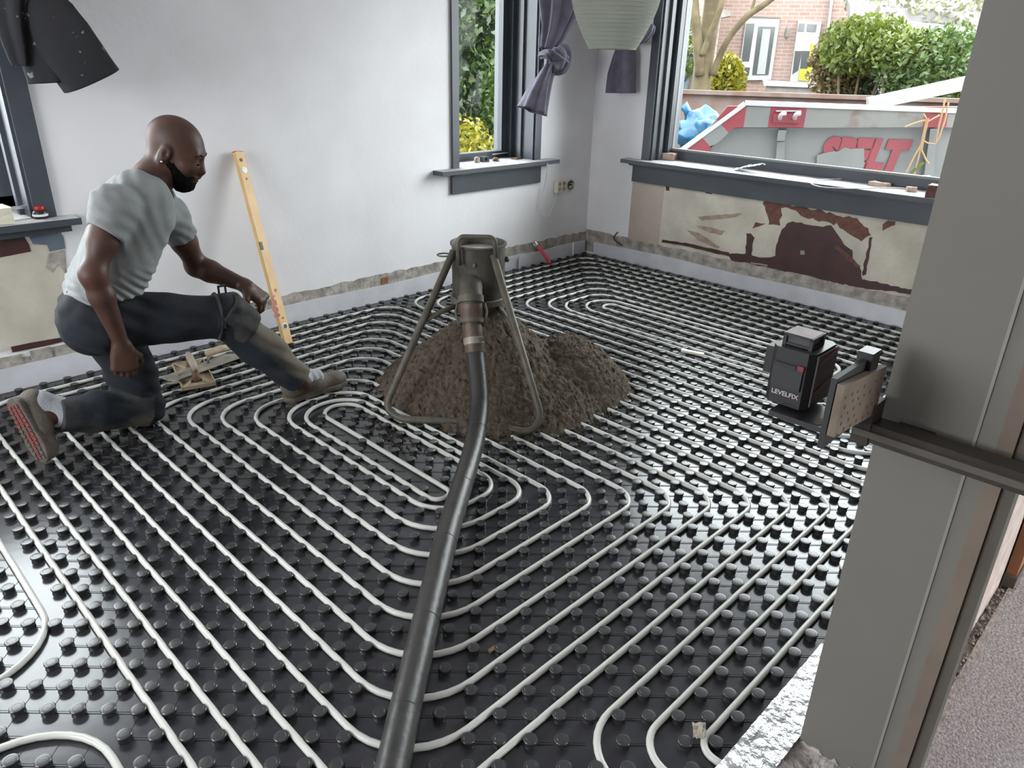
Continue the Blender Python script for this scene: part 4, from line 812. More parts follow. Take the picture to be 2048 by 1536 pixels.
# head frame
hc = J(352, 299, 0.0); hp_ = math.radians(24); ha_ = math.radians(-40); HB = np.array([math.cos(ha_), math.sin(ha_), 0]); HF = HB * math.cos(hp_) - ZU * math.sin(hp_); HU = HB * math.sin(hp_) + ZU * math.cos(hp_); HR = np.array([HB[1], -HB[0], 0])
def hd(x, y, z): return hc + HF * x + HR * y + HU * z
body = SDF((-4.40, -1.32, 0.0), (-2.92, -0.52, 1.29), 0.0045)
def head_shape(S, inc=0.0, core=True):
    S.ell(hd(-.012, 0, .030), np.array([.099, .078, .086]) + inc, HF, HR, HU, .02); S.ell(hd(.040, 0, -.030), np.array([.058, .062, .075]) + inc, HF, HR, HU, .045); S.ell(hd(.052, 0, -.082), np.array([.034, .042, .030]) + inc, HF, HR, HU, .035)
    S.cap(hd(.0, -.052, -.055), hd(.045, -.035, -.088), .020 + inc, .018 + inc, .03); S.cap(hd(.0, .052, -.055), hd(.045, .035, -.088), .020 + inc, .018 + inc, .03)
head_shape(body)
body.cap(hd(.078, -.038, .018), hd(.078, .038, .018), .013, .013, .02)
for sg in (-1, 1):
    body.ell(hd(.099, sg * .031, -.004), (.015, .018, .011), HF, HR, HU, .016, 'd'); body.ell(hd(.0755, sg * .031, -.005), (.0155, .0165, .0125), HF, HR, HU, .010)
    body.ell(hd(.064, sg * .042, -.034), (.022, .020, .018), HF, HR, HU, .03)
    body.ell(hd(.090, sg * .0135, -.043), (.012, .0085, .0085), HF, HR, HU, .008)
    E1 = HR * sg; body.ell(hd(-.012, sg * .080, -.012), (.021, .011, .034), HF * .94 - E1 * .34 * 0 - HU * .2, HR, HU * .98 + HF * .2, .008); body.ell(hd(-.004, sg * .094, -.008), (.010, .010, .018), HF, HR, HU, .006, 'd')
body.cap(hd(.086, 0, .004), hd(.108, 0, -.038), .0085, .0125, .014); body.cap(hd(.098, 0, -.050), hd(.100, 0, -.056), .010, .010, .012)
body.ell(hd(.092, 0, -.067), (.016, .025, .0075), HF, HR, HU, .008); body.ell(hd(.089, 0, -.080), (.015, .022, .0085), HF, HR, HU, .008); body.cap(hd(.104, -.02, -.0735), hd(.104, .02, -.0735), .003, .003, .004, 'd')
body.cap(hd(-.030, 0, -.045), neckb + BF * .012, .056, .058, .04); body.cap(neckb + BF * .012, neckb - ZU * .07 - BF * .02, .060, .085, .05)
# torso core and legs inside the clothes
for c, hw, r in ((pelv, .06, .085), (waist - BF * .01, .05, .078), (mid - BF * .015, .05, .080), (chest - BF * .02, .07, .075)): body.cap(c - BR_ * hw, c + BR_ * hw, r, r, .08)
body.cap(rsh - BF * .01, lsh - BF * .01, .045, .045, .04)
body.cap(rhip, rknee, .075, .055, .03); body.cap(rknee, rank, .052, .038, .03); body.cap(lhip, lknee, .075, .055, .03); body.cap(lknee, lank, .052, .038, .03)
# arms
def arm(sh, el, wr, k=1.0):
    d1 = (el - sh) / np.linalg.norm(el - sh); d2 = (wr - el) / np.linalg.norm(wr - el)
    body.cap(sh, sh + (el - sh) * .5, .058 * k, .052 * k, .03); body.cap(sh + (el - sh) * .35, el, .052 * k, .043 * k, .03); body.ell(el - d2 * .008, np.array([.040, .038, .040]) * k, BF, BR_, ZU, .02)
    m1 = el + (wr - el) * .28; body.cap(el, m1, .043 * k, .047 * k, .03); body.cap(m1, wr, .047 * k, .030 * k, .02); body.cap(wr, wr + d2 * .02, .030 * k, .029 * k, .01)
arm(rsh, relb, rwr, .86); arm(lsh, lelb, lwr, .95)
def hand(wr, D, W, Nn, lens, curl, thumb_side, s=1.0, spread=0.06, tcurl=0.5):
    # D: towards the knuckles, W: across (index side positive), Nn: back of hand (fingers bend towards -Nn)
    D, W, Nn = [np.asarray(q, float) / np.linalg.norm(q) for q in (D, W, Nn)]; kn = wr + D * .088 * s
    for t in np.linspace(-1, 1, 5): body.cap(wr + W * .018 * t * s, wr + D * .080 * s + W * .034 * t * s, .0165 * s, .0135 * s, .014)
    body.ell(wr + D * .045 * s, (.052 * s, .038 * s, .017 * s), D, W, Nn, .012)
    for i, (ln, cu) in enumerate(zip(lens, curl)):
        x = (1 - i / 1.5) * .0295 * s; p = wr + D * (.084 - abs(i - 1) * .004) * s + W * x; ang = 0.0; r = (.0106 - .0005 * abs(i - 1)) * s
        body.ell(p + Nn * .004 * s, (.0125 * s, .011 * s, .011 * s), D, W, Nn, .006)
        for sgm, (fr, ca) in enumerate(zip((.45, .31, .24), cu)):
            ang += ca; dr_ = D * math.cos(ang) - Nn * math.sin(ang) + W * (1 - i / 1.5) * spread; dr_ /= np.linalg.norm(dr_); q = p + dr_ * ln * fr * s; body.cap(p, q, r, r * .92, .003); p = q; r *= .92
    p = wr + D * .022 * s + W * .026 * s * thumb_side; q = p + (D * .62 + W * .62 * thumb_side - Nn * .35) * .042 * s; body.cap(p, q, .0165 * s, .0125 * s, .012); q2 = q + (D * .92 + W * .10 * thumb_side - Nn * tcurl) * .034 * s; body.cap(q, q2, .0118 * s, .0105 * s, .004); q3 = q2 + (D * .9 - W * .25 * thumb_side - Nn * tcurl * 1.2) * .026 * s; body.cap(q2, q3, .0105 * s, .009 * s, .004)
L4 = (.078, .086, .080, .064)
Dr = J(250, 738, .205) - rwr
hand(rwr + Dr / np.linalg.norm(Dr) * .010, Dr, BF * 1.0 + BR_ * .10, BR_ * .98 - BF * .10 + ZU * .05, L4, ((.30, .75, .7), (.32, .90, .7), (.36, 1.0, .7), (.40, 1.05, .7)), 1, 1.0, .03)
Dl = BF * .58 + BR_ * .34 - ZU * .60
hand(lwr + Dl / np.linalg.norm(Dl) * .004, Dl, BR_ * .72 - BF * .68, BF * .50 + BR_ * .40 + ZU * .62, L4, ((.85, .75, .5), (.90, .75, .5), (.95, .75, .5), (1.0, .75, .5)), 1, 1.10, .02, 1.1)
body.mesh('body', 'skin', pm, 1)
# beard and moustache
bs = SDF(hc - .19, hc + .19, 0.0032)
nz = lambda P, t: -0.0045 * (vnoise(P * 90) + vnoise(P * 180))
bs.ell(hd(.040, 0, -.034), (.0635, .0675, .082), HF, HR, HU, .03, disp=nz); bs.ell(hd(.056, 0, -.100), (.040, .047, .042), HF, HR, HU, .035, disp=nz)
bs.cap(hd(-.006, -.058, -.040), hd(.045, -.040, -.094), .0215, .022, .03, disp=nz); bs.cap(hd(-.006, .058, -.040), hd(.045, .040, -.094), .0215, .022, .03, disp=nz)
bs.plane(hd(.02, 0, -.030), HU * .80 + HF * .60)
for sg in (-1, 1): bs.ell(hd(.080, sg * .035, -.045), (.030, .022, .024), HF, HR, HU, .01, 'd'); bs.cap(hd(.098, sg * .003, -.0585), hd(.080, sg * .036, -.072), .0075, .008, .008, disp=nz); bs.cap(hd(.080, sg * .036, -.070), hd(.062, sg * .042, -.095), .010, .012, .012, disp=nz)
bs.ell(hd(.100, 0, -.074), (.022, .023, .010), HF, HR, HU, .004, 'd'); bs.ell(hd(.110, 0, -.045), (.018, .018, .010), HF, HR, HU, .004, 'd')
bs.mesh('beard', 'beard_hair', pm, 1)
o = MB().ell if False else MB(); o.ball(hd(-.010, .093, -.040), .0045, 8, 6); o = o.build('earring', 'earring', None, True); o.parent = pm; o.matrix_parent_inverse = Matrix.Translation(-Vector(pm.location))
for sg in (-1, 1):
    bw = MB().tube([hd(.082, sg * .053, .016), hd(.0925, sg * .036, .023), hd(.0975, sg * .016, .018)], [.003, .0048, .0035], 6, flat=.7).build('eyebrow', 'beard_hair', None, True); bw.parent = pm; bw.matrix_parent_inverse = Matrix.Translation(-Vector(pm.location))
    ey = MB().tube([hd(.084, sg * .047, -.011), hd(.0945, sg * .033, -.014), hd(.0960, sg * .019, -.012)], [.0016, .0034, .0016], 6).build('eyelash', 'beard_hair', None, True); ey.parent = pm; ey.matrix_parent_inverse = Matrix.Translation(-Vector(pm.location))
# t-shirt
ts = SDF((-4.16, -1.20, 0.50), (-3.30, -0.56, 1.12), 0.0045)
axis_ = (neckb - pelv) / np.linalg.norm(neckb - pelv)
def folds(P, t):
    a = P @ axis_.astype(np.float32); fwd = (P @ BF.astype(np.float32)); w_ = np.clip((0.74 - P[..., 2]) / 0.16, 0, 1); lat_ = (P - chest.astype(np.float32)) @ BR_.astype(np.float32); return -(0.0070 * w_ * np.sin(a * 170 + fwd * 70 + 10 * vnoise(P * 5)) + 0.0042 * (1 - w_) * np.sin(fwd * 95 + a * 55 + lat_ * 40 + 7 * vnoise(P * 6)) * np.clip(vnoise(P * 4 + 3) + .45, 0, 1) + 0.004 * vnoise(P * 11) + 0.004 * vnoise(P * 26))
for c, hw, r in ((pelv + axis_ * .03 + BF * .002, .08, .112), (waist - BF * .002, .075, .107), (mid - BF * .004, .08, .108), (chest - BF * .004, .085, .106), (J(282, 396, 0), .075, .086)): ts.cap(c - BR_ * hw, c + BR_ * hw, r, r, .07, disp=folds)
ts.cap(rsh, lsh, .062, .062, .05, disp=folds); ts.cap(J(268, 378, .06), J(316, 390, -.06), .056, .056, .05, disp=folds)
sl = lambda P, t: -(0.004 * vnoise(P * 14) + .004 * vnoise(P * 34) + .002 * np.sin((P @ (BF * .6 + ZU * .8).astype(np.float32)) * 140 + 8 * vnoise(P * 7)))
for sh, el, tt in ((rsh, relb, .40), (lsh, lelb, .42)):
    sv = SDF(ts.o, ts.o + (ts.n - 1) * ts.h - 1e-4, ts.h); e_ = sh + (el - sh) * tt; sv.cap(sh, e_ + (el - sh) * .12, .068, .062, .03, disp=sl)
    n_ = (el - sh) / np.linalg.norm(el - sh); pe = sh + (el - sh) * tt
    if sh is rsh: n_ = n_ * .9 - BF * .28; n_ /= np.linalg.norm(n_)
    sv.plane(pe, n_); q_ = tuple(slice(0, min(x_, y_)) for x_, y_ in zip(ts.n, sv.n)); fa, fb = ts.f[q_], sv.f[q_]; hh = np.maximum(.035 - np.abs(fa - fb), 0) / .035; hh[np.maximum(fa, fb) > .045] = 0
    ts.f[q_] = np.minimum(fa, fb) - hh * hh * .035 * .25 * (fb < .03)
ts.cap(hd(-.030, 0, -.045), neckb + ZU * .012 + BF * .012, .066, .070, .01, 'd'); ts.ell(neckb + BF * .065 - ZU * .012, (.058, .062, .055), BF, BR_, ZU, .01, 'd')
hb, hf_ = J(125, 590, 0), J(287, 566, 0); hv = (hf_ - hb) / np.linalg.norm(hf_ - hb); hn = -(ZU - hv * (ZU @ hv)); ts.plane(hb + hn * .004, hn)
ts.mesh('t_shirt', 'shirt', pm, 1)
# jeans
js = SDF((-4.25, -1.20, 0.0), (-3.08, -0.58, 0.72), 0.0048)
jn = lambda P, t: -(0.007 * vnoise(P * 9) + 0.005 * vnoise(P * 22) + .003 * np.sin(P[..., 2] * 90 + P[..., 0] * 60 + 8 * vnoise(P * 4)))
js.cap(pelv - BR_ * .08 + ZU * .015 + BF * .012, pelv + BR_ * .08 + ZU * .015 + BF * .012, .117, .117, .05, disp=jn); js.cap(J(186, 648, -.075), J(184, 648, .075), .106, .106, .06, disp=jn)
km = rhip + (rknee - rhip) * .5; js.cap(rhip, km, .105, .090, .05, disp=jn); js.cap(km, rknee, .090, .082, .04, disp=jn)
cm = rknee + (rank - rknee) * .45; js.cap(rknee, cm, .079, .082, .03, disp=jn); hem = rknee + (rank - rknee) * .92; js.cap(cm, hem, .082, .066, .03, disp=jn)
lm = lhip + (lknee - lhip) * .6; js.cap(lhip, lm, .105, .086, .05, disp=jn); js.cap(lm, lknee, .086, .076, .04, disp=jn)
lc2 = lknee + (lank - lknee) * .5; js.cap(lknee, lc2, .072, .073, .03, disp=jn); js.cap(lc2, lknee + (lank - lknee) * .95, .073, .060, .03, disp=jn)
def cut(S, p, n, rad):
    n = n / np.linalg.norm(n); sli, P = S.sub(p - rad, p + rad); Q = P - p.astype(np.float32); pd = Q @ n.astype(np.float32); mk = np.linalg.norm(Q, axis=-1) < rad; f_ = S.f[sli]; f_[mk] = np.maximum(f_[mk], pd[mk]); S.f[sli] = f_
cut(js, hem, rank - rknee, .13); cut(js, lknee + (lank - lknee) * .90, lank - lknee, .12); js.plane(hb + ZU * .05, ZU, (-4.25, -1.2, .6), (-3.3, -.58, .72)); js.plane((0, 0, .0255), -ZU)
jo = js.mesh('jeans', 'jeans', pm, 1)
# dried screed dust on the trouser legs (stored per point)
co = np.empty(len(jo.data.vertices) * 3, np.float32); jo.data.vertices.foreach_get('co', co); co = co.reshape(-1, 3)
def seg_t(a, b): ab = b - a; t = ((co - a) @ ab) / (ab @ ab); return t, np.linalg.norm(co - a - np.clip(t, 0, 1)[:, None] * ab, axis=1)
t1, d1_ = seg_t(rknee, rank); t2, d2_ = seg_t(lknee, lank); dirt = np.zeros(len(co)); up_ = (co - rknee) @ (BF * .75 + ZU * .65)
a_ = (d1_ < .12) & (t1 > -.1); shin_front = np.clip(((co - (rknee + np.clip(t1, 0, 1)[:, None] * (rank - rknee))) @ (BF * .8 + ZU * .6)) / .07, -1, 1); dirt[a_] = (.22 + .75 * np.clip(shin_front[a_] + .2, 0, 1)) * np.clip(t1[a_] * 3 + .3, 0, 1)
a_ = (d2_ < .10) & (t2 > .0); lo_ = np.clip((.11 - co[:, 2]) / .06, 0, 1); dirt[a_] = np.maximum(dirt[a_], .30 + .60 * lo_[a_])
at_ = jo.data.attributes.new('dirt', 'FLOAT', 'POINT'); at_.data.foreach_set('value', dirt.astype(np.float32))
# knee pad pocket and straps on the raised knee
kp = SDF(rknee - .14, rknee + .14, .0045); kd_ = (rank - rknee) / np.linalg.norm(rank - rknee); kf = BF * .8 + ZU * .6
kp.cap(rknee - kd_ * .02 + kf * .012, rknee + kd_ * .09 + kf * .012, .092, .086, .02, disp=jn); cut(kp, rknee + kd_ * .10, kd_, .2); cut(kp, rknee - kd_ * .035, -kd_, .2); kp.plane(rknee - BF * .035, -BF * .9 - ZU * .1); ko = kp.mesh('knee_pad_pocket', 'knee_pad', pm, 1)
def pmp(b, name, m, par=None, **k):
    o = b.build(name, m, **k); o.parent = par or pm; o.matrix_parent_inverse = Matrix.Translation(-Vector(pm.location)) if par is None else Matrix.Identity(4); return o
td_ = (rknee - rhip) / np.linalg.norm(rknee - rhip); sc_ = rknee - td_ * .035; e1 = BR_; e2 = np.cross(td_, e1)
pmp(MB().tube([sc_ + (e1 * math.cos(a) + e2 * math.sin(a)) * .0855 for a in np.linspace(0, 2 * math.pi, 25)[:-1]], .010, 8, closed=True, flat=.4), 'knee_strap', 'knee_pad', smooth=True)
q = J(444, 580, .10); b = MB()
for s_ in (-1, 1): b.obox(q + BF * .013 * s_, BF, BR_, ZU, .007, .006, .038); b.obox(q + ZU * .016 * s_, BF, BR_, ZU, .032, .006, .007)
pmp(b, 'buckle', 'black_plastic'); q2 = sc_ + e1 * .088; pmp(MB().obox(q2, td_, e2, e1, .03, .045, .008), 'buckle', 'dark_rubber')
# socks and shoes
def shoe(name, heel, toe, up, lab, sock_to):
    F_ = toe - heel; Ls = np.linalg.norm(F_); F_ = F_ / Ls; up = up - F_ * (up @ F_); up /= np.linalg.norm(up); W_ = np.cross(F_, up); g = lambda x, y, z: heel + F_ * x * Ls + W_ * y + up * z
    S = SDF(np.minimum(heel, toe) - .15, np.maximum(heel, toe) + .15, .0038); wr = lambda P, t: -.003 * vnoise(P * 30)
    S.cap(g(.16, 0, .045), g(.45, 0, .048), .042, .046, .03, disp=wr); S.cap(g(.45, 0, .045), g(.80, .004, .034), .046, .036, .03, disp=wr); S.cap(g(.80, .004, .034), g(.88, .002, .032), .036, .034, .02, disp=wr); S.cap(g(.10, 0, .075), g(.32, 0, .078), .037, .036, .03, disp=wr)
    S.cap(g(.20, 0, .12), g(.20, 0, .16), .040, .045, .01, 'd'); cut(S, g(.5, 0, .018), -up, .3); root = S.mesh(name, 'shoe_upper', pm, 1)
    T = SDF(np.minimum(heel, toe) - .15, np.maximum(heel, toe) + .15, .0038)
    for x0, x1, r0, r1 in ((.13, .40, .041, .036), (.40, .72, .038, .048), (.72, .86, .048, .040)): T.cap(g(x0, 0, .010), g(x1, .003, .010), r0, r1, .02)
    cut(T, g(.5, 0, .024), up, .35); cut(T, g(.5, 0, .0), -up, .35); so_ = T.mesh('sole', 'shoe_sole', pm, 0); so_.parent = root; so_.matrix_parent_inverse = Matrix.Identity(4); return root, g, F_, W_, up, Ls
_, g, F_, W_, up_, Ls = shoe('shoe', np.array(onz(568, 805, 0.026)), np.array(onz(694, 764, 0.030)), ZU * 1.0, '', rank)
ss = SDF(rank - .16, rank + .16, .004); ss.cap(rknee + (rank - rknee) * .85, g(.24, 0, .085), .056, .048, .02); ss.cap(g(.24, 0, .085), g(.50, 0, .070), .048, .042, .03, disp=lambda P, t: -.002 * np.sin(P[..., 0] * 180)); ss.mesh('sock', 'sock', pm, 1)
hl, tl_ = J(24, 812, .05), J(88, 930, .12); sole_dir = J(0, 905, .05) - J(60, 880, .05); upv = BF * .78 - BR_ * .58 + ZU * .15
r2, g, F_, W_, up_, Ls = shoe('shoe', hl + ZU * .02, tl_ + ZU * .012, upv, '', lank)
ss = SDF(lank - .16, lank + .16, .004); ss.cap(lknee + (lank - lknee) * .80, g(.20, 0, .085), .060, .048, .02); ss.cap(g(.20, 0, .085), g(.45, 0, .066), .048, .040, .02); ss.mesh('sock', 'sock', pm, 1)
rr = random.Random(2)
for x in np.linspace(.10, .92, 12):
    hw = .030 + .012 * math.sin(x * 3.0)
    for y in (-1, 0, 1):
        b = MB().obox(g(x, y * hw * .62, -.0015), F_ * .9 + W_ * .3 * y, np.cross(up_, F_ * .9 + W_ * .3 * y), up_, Ls * .058, hw * .50, .006); oo = b.build('tread_block', 'tread_red' if (y == 0 or x < .45 or (y > 0 and x < .7)) else 'shoe_sole', None); oo.parent = r2; oo.matrix_parent_inverse = Matrix.Identity(4)

# person-end
# ------------------------------------------------------------------ curtains and lantern
def cloth(parent, name, m, path, rad, nf=9, amp=0.22, seed=1, n=72, asp=0.7, thick=True, twist=0.0, open_end=True):
    rr = np.random.default_rng(seed); P = catmull(path, 7); R_ = np.interp(np.linspace(0, 1, len(P)), np.linspace(0, 1, len(rad)), rad); V = []; ph = rr.random(6) * 6.28
    hw = asp if hasattr(asp, '__len__') else [asp] * 2; A_ = np.interp(np.linspace(0, 1, len(P)), np.linspace(0, 1, len(hw)), hw)
    for i, c in enumerate(P):
        t = (P[min(i + 1, len(P) - 1)] - P[max(i - 1, 0)]); t = t / np.linalg.norm(t)
        s = right - t * (right @ t); s /= np.linalg.norm(s); q = np.cross(t, s); s_ = i / (len(P) - 1)
        for k in range(n):
            a = 2 * math.pi * k / n; fold = 1 + amp * math.sin(nf * a + ph[0] + twist * s_) + amp * .5 * math.sin((nf * 2 - 3) * a + ph[1] - twist * s_ * .7 + 2 * s_) + amp * .35 * math.sin(3 * a + ph[2] + 3 * s_)
            V.append(c + (s * math.cos(a) + q * math.sin(a) * A_[i]) * R_[i] * fold)
    N_ = len(P); F = [(i * n + k, i * n + (k + 1) % n, (i + 1) * n + (k + 1) % n, (i + 1) * n + k) for i in range(N_ - 1) for k in range(n)]
    b = MB(); b.add(V, F); o = b.build(name, m, None, True)
    md = o.modifiers.new('thickness', 'SOLIDIFY'); md.thickness = 0.003; md.offset = -1
    o.parent = parent; o.matrix_parent_inverse = Matrix.Translation(-Vector(parent.location)); return o
# knotted grey-violet curtain right of the centre window
ky = -0.075; KP = lambda px, py, d=0.0: tuple(onY(px, py, ky - d))
c_ = thing('curtain', 'knotted grey-violet curtain hanging at the right side of the narrow window', 'curtain', KP(1100, 220))
cloth(c_, 'gathered_drop', 'curtain_grey', [KP(1135, -330), KP(1125, -150), KP(1116, 0), KP(1106, 60), KP(1094, 100)], [0.16, 0.155, 0.135, 0.085, 0.05], 8, 0.20, 3, asp=0.5)
kc = np.array(KP(1103, 118, .03))
cloth(c_, 'knot', 'curtain_grey', [kc + right * 0.02 + [0, 0, .065], kc + right * 0.045 + [0, 0, .03], kc + right * 0.03 + [0, 0, -.03], kc - right * 0.02 + [0, 0, -.065]], [0.04, 0.088, 0.08, 0.03], 6, 0.15, 5, asp=0.8, twist=3)
cloth(c_, 'knot_loop', 'curtain_grey', [kc + right * -0.07 + [0, 0, .02], kc + toward * 0.07 + [0, 0, 0.03], kc + right * 0.085 + toward * .02 + [0, 0, -.02], kc + right * 0.06 + toward * .03 + [0, 0, -.08]], [0.03, 0.045, 0.04, 0.02], 5, 0.18, 6, n=40)
cloth(c_, 'tail', 'curtain_grey', [kc + [0, 0, -.03], KP(1088, 160, .03), KP(1076, 190, .02), KP(1066, 222, .02)], [0.035, 0.055, 0.08, 0.105], 5, 0.16, 8, asp=[0.9, 0.45], twist=1.5)
# dark dusty curtain at the upper left
kd = -0.16; KD = lambda px, py, d=0.0: tuple(onY(px, py, kd - d))
c_ = thing('curtain', 'black dusty curtain tied up above the man at the upper left', 'curtain', KD(165, 190))
cloth(c_, 'gathered_drop', 'curtain_dark', [KD(20, -300), KD(35, -150), KD(55, -60), KD(85, -10)], [0.15, 0.13, 0.10, 0.06], 8, 0.2, 11, asp=0.6)
cloth(c_, 'tail', 'curtain_dark', [KD(84, -20, .02), KD(97, 20, .04), KD(116, 62, .05), KD(144, 112, .06), KD(179, 162, .06)], [0.045, 0.092, 0.115, 0.128, 0.132], 3, 0.06, 12, asp=[0.6, 0.55], twist=0.6)
cloth(c_, 'tail', 'curtain_dark', [KD(70, -30), KD(66, 40), KD(74, 110), KD(90, 166)], [0.045, 0.055, 0.065, 0.066], 4, 0.12, 13, asp=0.5)
cloth(c_, 'tail', 'curtain_dark', [KD(15, -40), KD(20, 40), KD(30, 90), KD(40, 132)], [0.06, 0.055, 0.045, 0.030], 4, 0.14, 14, asp=0.5)
# curtain in the corner, behind the lantern
ke = -0.13; KE = lambda px, py, d=0.0: tuple(onX(px, py, ke - d))
c_ = thing('curtain', 'grey-violet curtain tied in the room corner behind the paper lantern', 'curtain', KE(1242, 185))
cloth(c_, 'gathered_drop', 'curtain_grey', [KE(1262, -280), KE(1255, -130), KE(1250, -30), KE(1247, 20)], [0.14, 0.12, 0.09, 0.05], 7, 0.2, 21, asp=0.5)
ec = np.array(KE(1255, 52, .02)); cloth(c_, 'knot', 'curtain_grey', [ec + [0, 0, .07], ec + right * .02 + [0, 0, .02], ec + right * .0 + [0, 0, -.05], ec - right * 0.02 + [0, 0, -.09]], [0.04, 0.095, 0.085, 0.035], 5, 0.15, 22, asp=0.7, twist=2)
cloth(c_, 'tail', 'curtain_grey', [KE(1250, 75), KE(1248, 110), KE(1243, 150), KE(1241, 186)], [0.04, 0.075, 0.095, 0.102], 6, 0.12, 23, asp=0.5, twist=1)
cloth(c_, 'knot_loop', 'curtain_grey', [KE(1265, 85, .02), KE(1285, 78, .03), KE(1300, 62, .03), KE(1306, 50, .02)], [0.03, 0.035, 0.03, 0.015], 4, 0.15, 24, n=36)
# paper lantern hanging in the room
lc = np.array(at(1233, -25, 3.75))
lan = thing('paper_lantern', 'round ribbed grey paper lantern shade hanging in front of the room corner', 'lantern', tuple(lc))
def lap(b, name, m, **k):
    o = b.build(name, m, **k); o.parent = lan; o.matrix_parent_inverse = Matrix.Translation(-Vector(lc)); return o
zb = lc[2] - 0.285; RW = 0.228
lprof = []
for i in range(61):
    t = i / 60; z = zb + 0.57 * t; s = abs(t - 0.5) * 2; r = RW * (1 - 0.46 * max(0, (s - .12) / .88) ** 1.5); lprof.append((r + (0.0006 if i % 2 else 0), z))
sh = lap(MB().lathe(lprof, 40, (lc[0], lc[1], 0), cap=False), 'paper_shade', 'lantern_paper', smooth=True)
for i in range(0, 61, 2):
    r, z = lprof[i]; lap(MB().tube([(lc[0] + r * math.cos(a), lc[1] + r * math.sin(a), z) for a in np.linspace(0, 2 * math.pi, 41)[:-1]], 0.0010 if 0 < i < 60 else 0.0025, 4, closed=True), 'rib', 'float_handle', smooth=True)
lap(MB().tube([(lc[0], lc[1], zb + 0.57), (lc[0], lc[1], H)], 0.003, 6), 'cord', 'black_plastic')
lap(MB().lathe([(0.02, zb + .33), (0.02, zb + .42), (0.012, zb + .45)], 12, (lc[0], lc[1], 0)), 'lamp_holder', 'black_plastic', smooth=True); lap(MB().tube([(lc[0] - .15, lc[1], zb + .568), (lc[0] + .15, lc[1], zb + .568)], 0.002, 5), 'hanger_wire', 'bracket_metal')

# ------------------------------------------------------------------ things on the sills, sockets, cables
def simple(name, b, m, label, cat, smooth=False, group=None, angle=None): return tag(b.build(name, m, None, smooth, angle=angle), label, cat, group)
SZ2, SZ3, SZ1 = 0.7783, 0.7833, 0.7523
def rough_block(c, sx, sy, sz, rz, seed, jit=0.004):
    rr = np.random.default_rng(seed); b = MB(); n = 6; V = []; 
    import itertools
    def P(u, v, w_): return np.array([u * sx / 2, v * sy / 2, w_ * sz / 2]) + rr.normal(0, jit * 0.35, 3)
    grid = {}
    g = [-1, -.94, -.4, .2, .94, 1]
    for i, u in enumerate(g):
        for j, v in enumerate(g):
            for k_, w_ in enumerate(g):
                if i in (0, 5) or j in (0, 5) or k_ in (0, 5):
                    pt = P(u, v, w_); ed = sum(x in (0, 5) for x in (i, j, k_)); pt = pt * (1 - 0.03 * (ed - 1)); ca, sa = math.cos(rz), math.sin(rz)
                    grid[i, j, k_] = len(V); V.append((c[0] + pt[0] * ca - pt[1] * sa, c[1] + pt[0] * sa + pt[1] * ca, c[2] + pt[2]))
    F = []
    for a_ in range(5):
        for b_ in range(5):
            for s_ in (0, 5):
                F.append((grid[a_, b_, s_], grid[a_ + 1, b_, s_], grid[a_ + 1, b_ + 1, s_], grid[a_, b_ + 1, s_])); F.append((grid[a_, s_, b_], grid[a_ + 1, s_, b_], grid[a_ + 1, s_, b_ + 1], grid[a_, s_, b_ + 1])); F.append((grid[s_, a_, b_], grid[s_, a_ + 1, b_], grid[s_, a_ + 1, b_ + 1], grid[s_, a_, b_ + 1]))
    b.add(V, F); return b
q = onz(1322, 318, SZ3); simple('brick', rough_block((q[0] + .02, q[1], SZ3 + .024), 0.09, 0.215, 0.046, 0.12, 1), 'brick', 'chipped pale brick at the corner end of the wide window sill', 'brick')
simple('brick', rough_block((-0.03, -2.50, SZ3 + .034), 0.10, 0.10, 0.066, 0.1, 2), 'rust_paint', 'dark brick piece on the wide sill against the partition', 'brick')
q = onz(1758, 372, SZ3); simple('stone_chip', rough_block((q[0], q[1], SZ3 + .011), 0.06, 0.11, 0.022, -0.2, 3), 'brick', 'flat pale mortar piece on the wide sill inside the cable loop', 'rubble piece')
q = onz(1822, 383, SZ3); simple('stone_chip', rough_block((q[0], q[1], SZ3 + .013), 0.045, 0.05, 0.025, 0.5, 4), 'brick', 'small brown rubble lump on the wide sill near the dark brick', 'rubble piece')
# blue and clear plastic packet
q = onz(1497, 343, SZ3); pk = thing('plastic_packet', 'crumpled blue and clear plastic packet on the wide window sill', 'packet', (q[0], q[1], SZ3))
def crumple(c, sx, sy, hz0, hz1, seed, nn=14):
    V = []; 
    for i in range(nn):
        for j in range(nn):
            u, v = i / (nn - 1) - .5, j / (nn - 1) - .5; z = hz0 + (hz1 - hz0) * (j / (nn - 1)) + 0.012 * float(vnoise(np.array([u * 7 + seed, v * 7, seed]))); V.append((c[0] + u * sx + .008 * float(vnoise(np.array([v * 9, u * 3, 2.]))), c[1] - v * sy, c[2] + max(0.001, z + .02 * (0.25 - u * u))))
    return MB().add(V, [(i * nn + j, (i + 1) * nn + j, (i + 1) * nn + j + 1, i * nn + j + 1) for i in range(nn - 1) for j in range(nn - 1)])
for nm, dy, m_, h0, h1 in (('blue_film', .045, 'blue_film', .004, .035), ('clear_film', -.045, 'clear_film', .035, .055)):
    o = crumple((0, dy, 0.0), 0.09, 0.095, h0, h1, 3 + h0).build(nm, m_, pk, True); mdf = o.modifiers.new('t', 'SOLIDIFY'); mdf.thickness = .0015
# cable loop on the wide sill
pts = [onz(px, py, z) for px, py, z in ((1860, 352, SZ3 + .05), (1800, 352, SZ3 + .03), (1720, 357, SZ3 + .01), (1650, 359, SZ3 + .004), (1622, 366, SZ3 + .004), (1645, 374, SZ3 + .003), (1700, 377, SZ3 + .003), (1760, 375, SZ3 + .004), (1815, 377, SZ3 + .004))]
simple('cable', MB().tube(catmull(pts, 6), 0.0032, 6), 'cable_white', 'thin white cable looped on the wide window sill', 'cable', True)
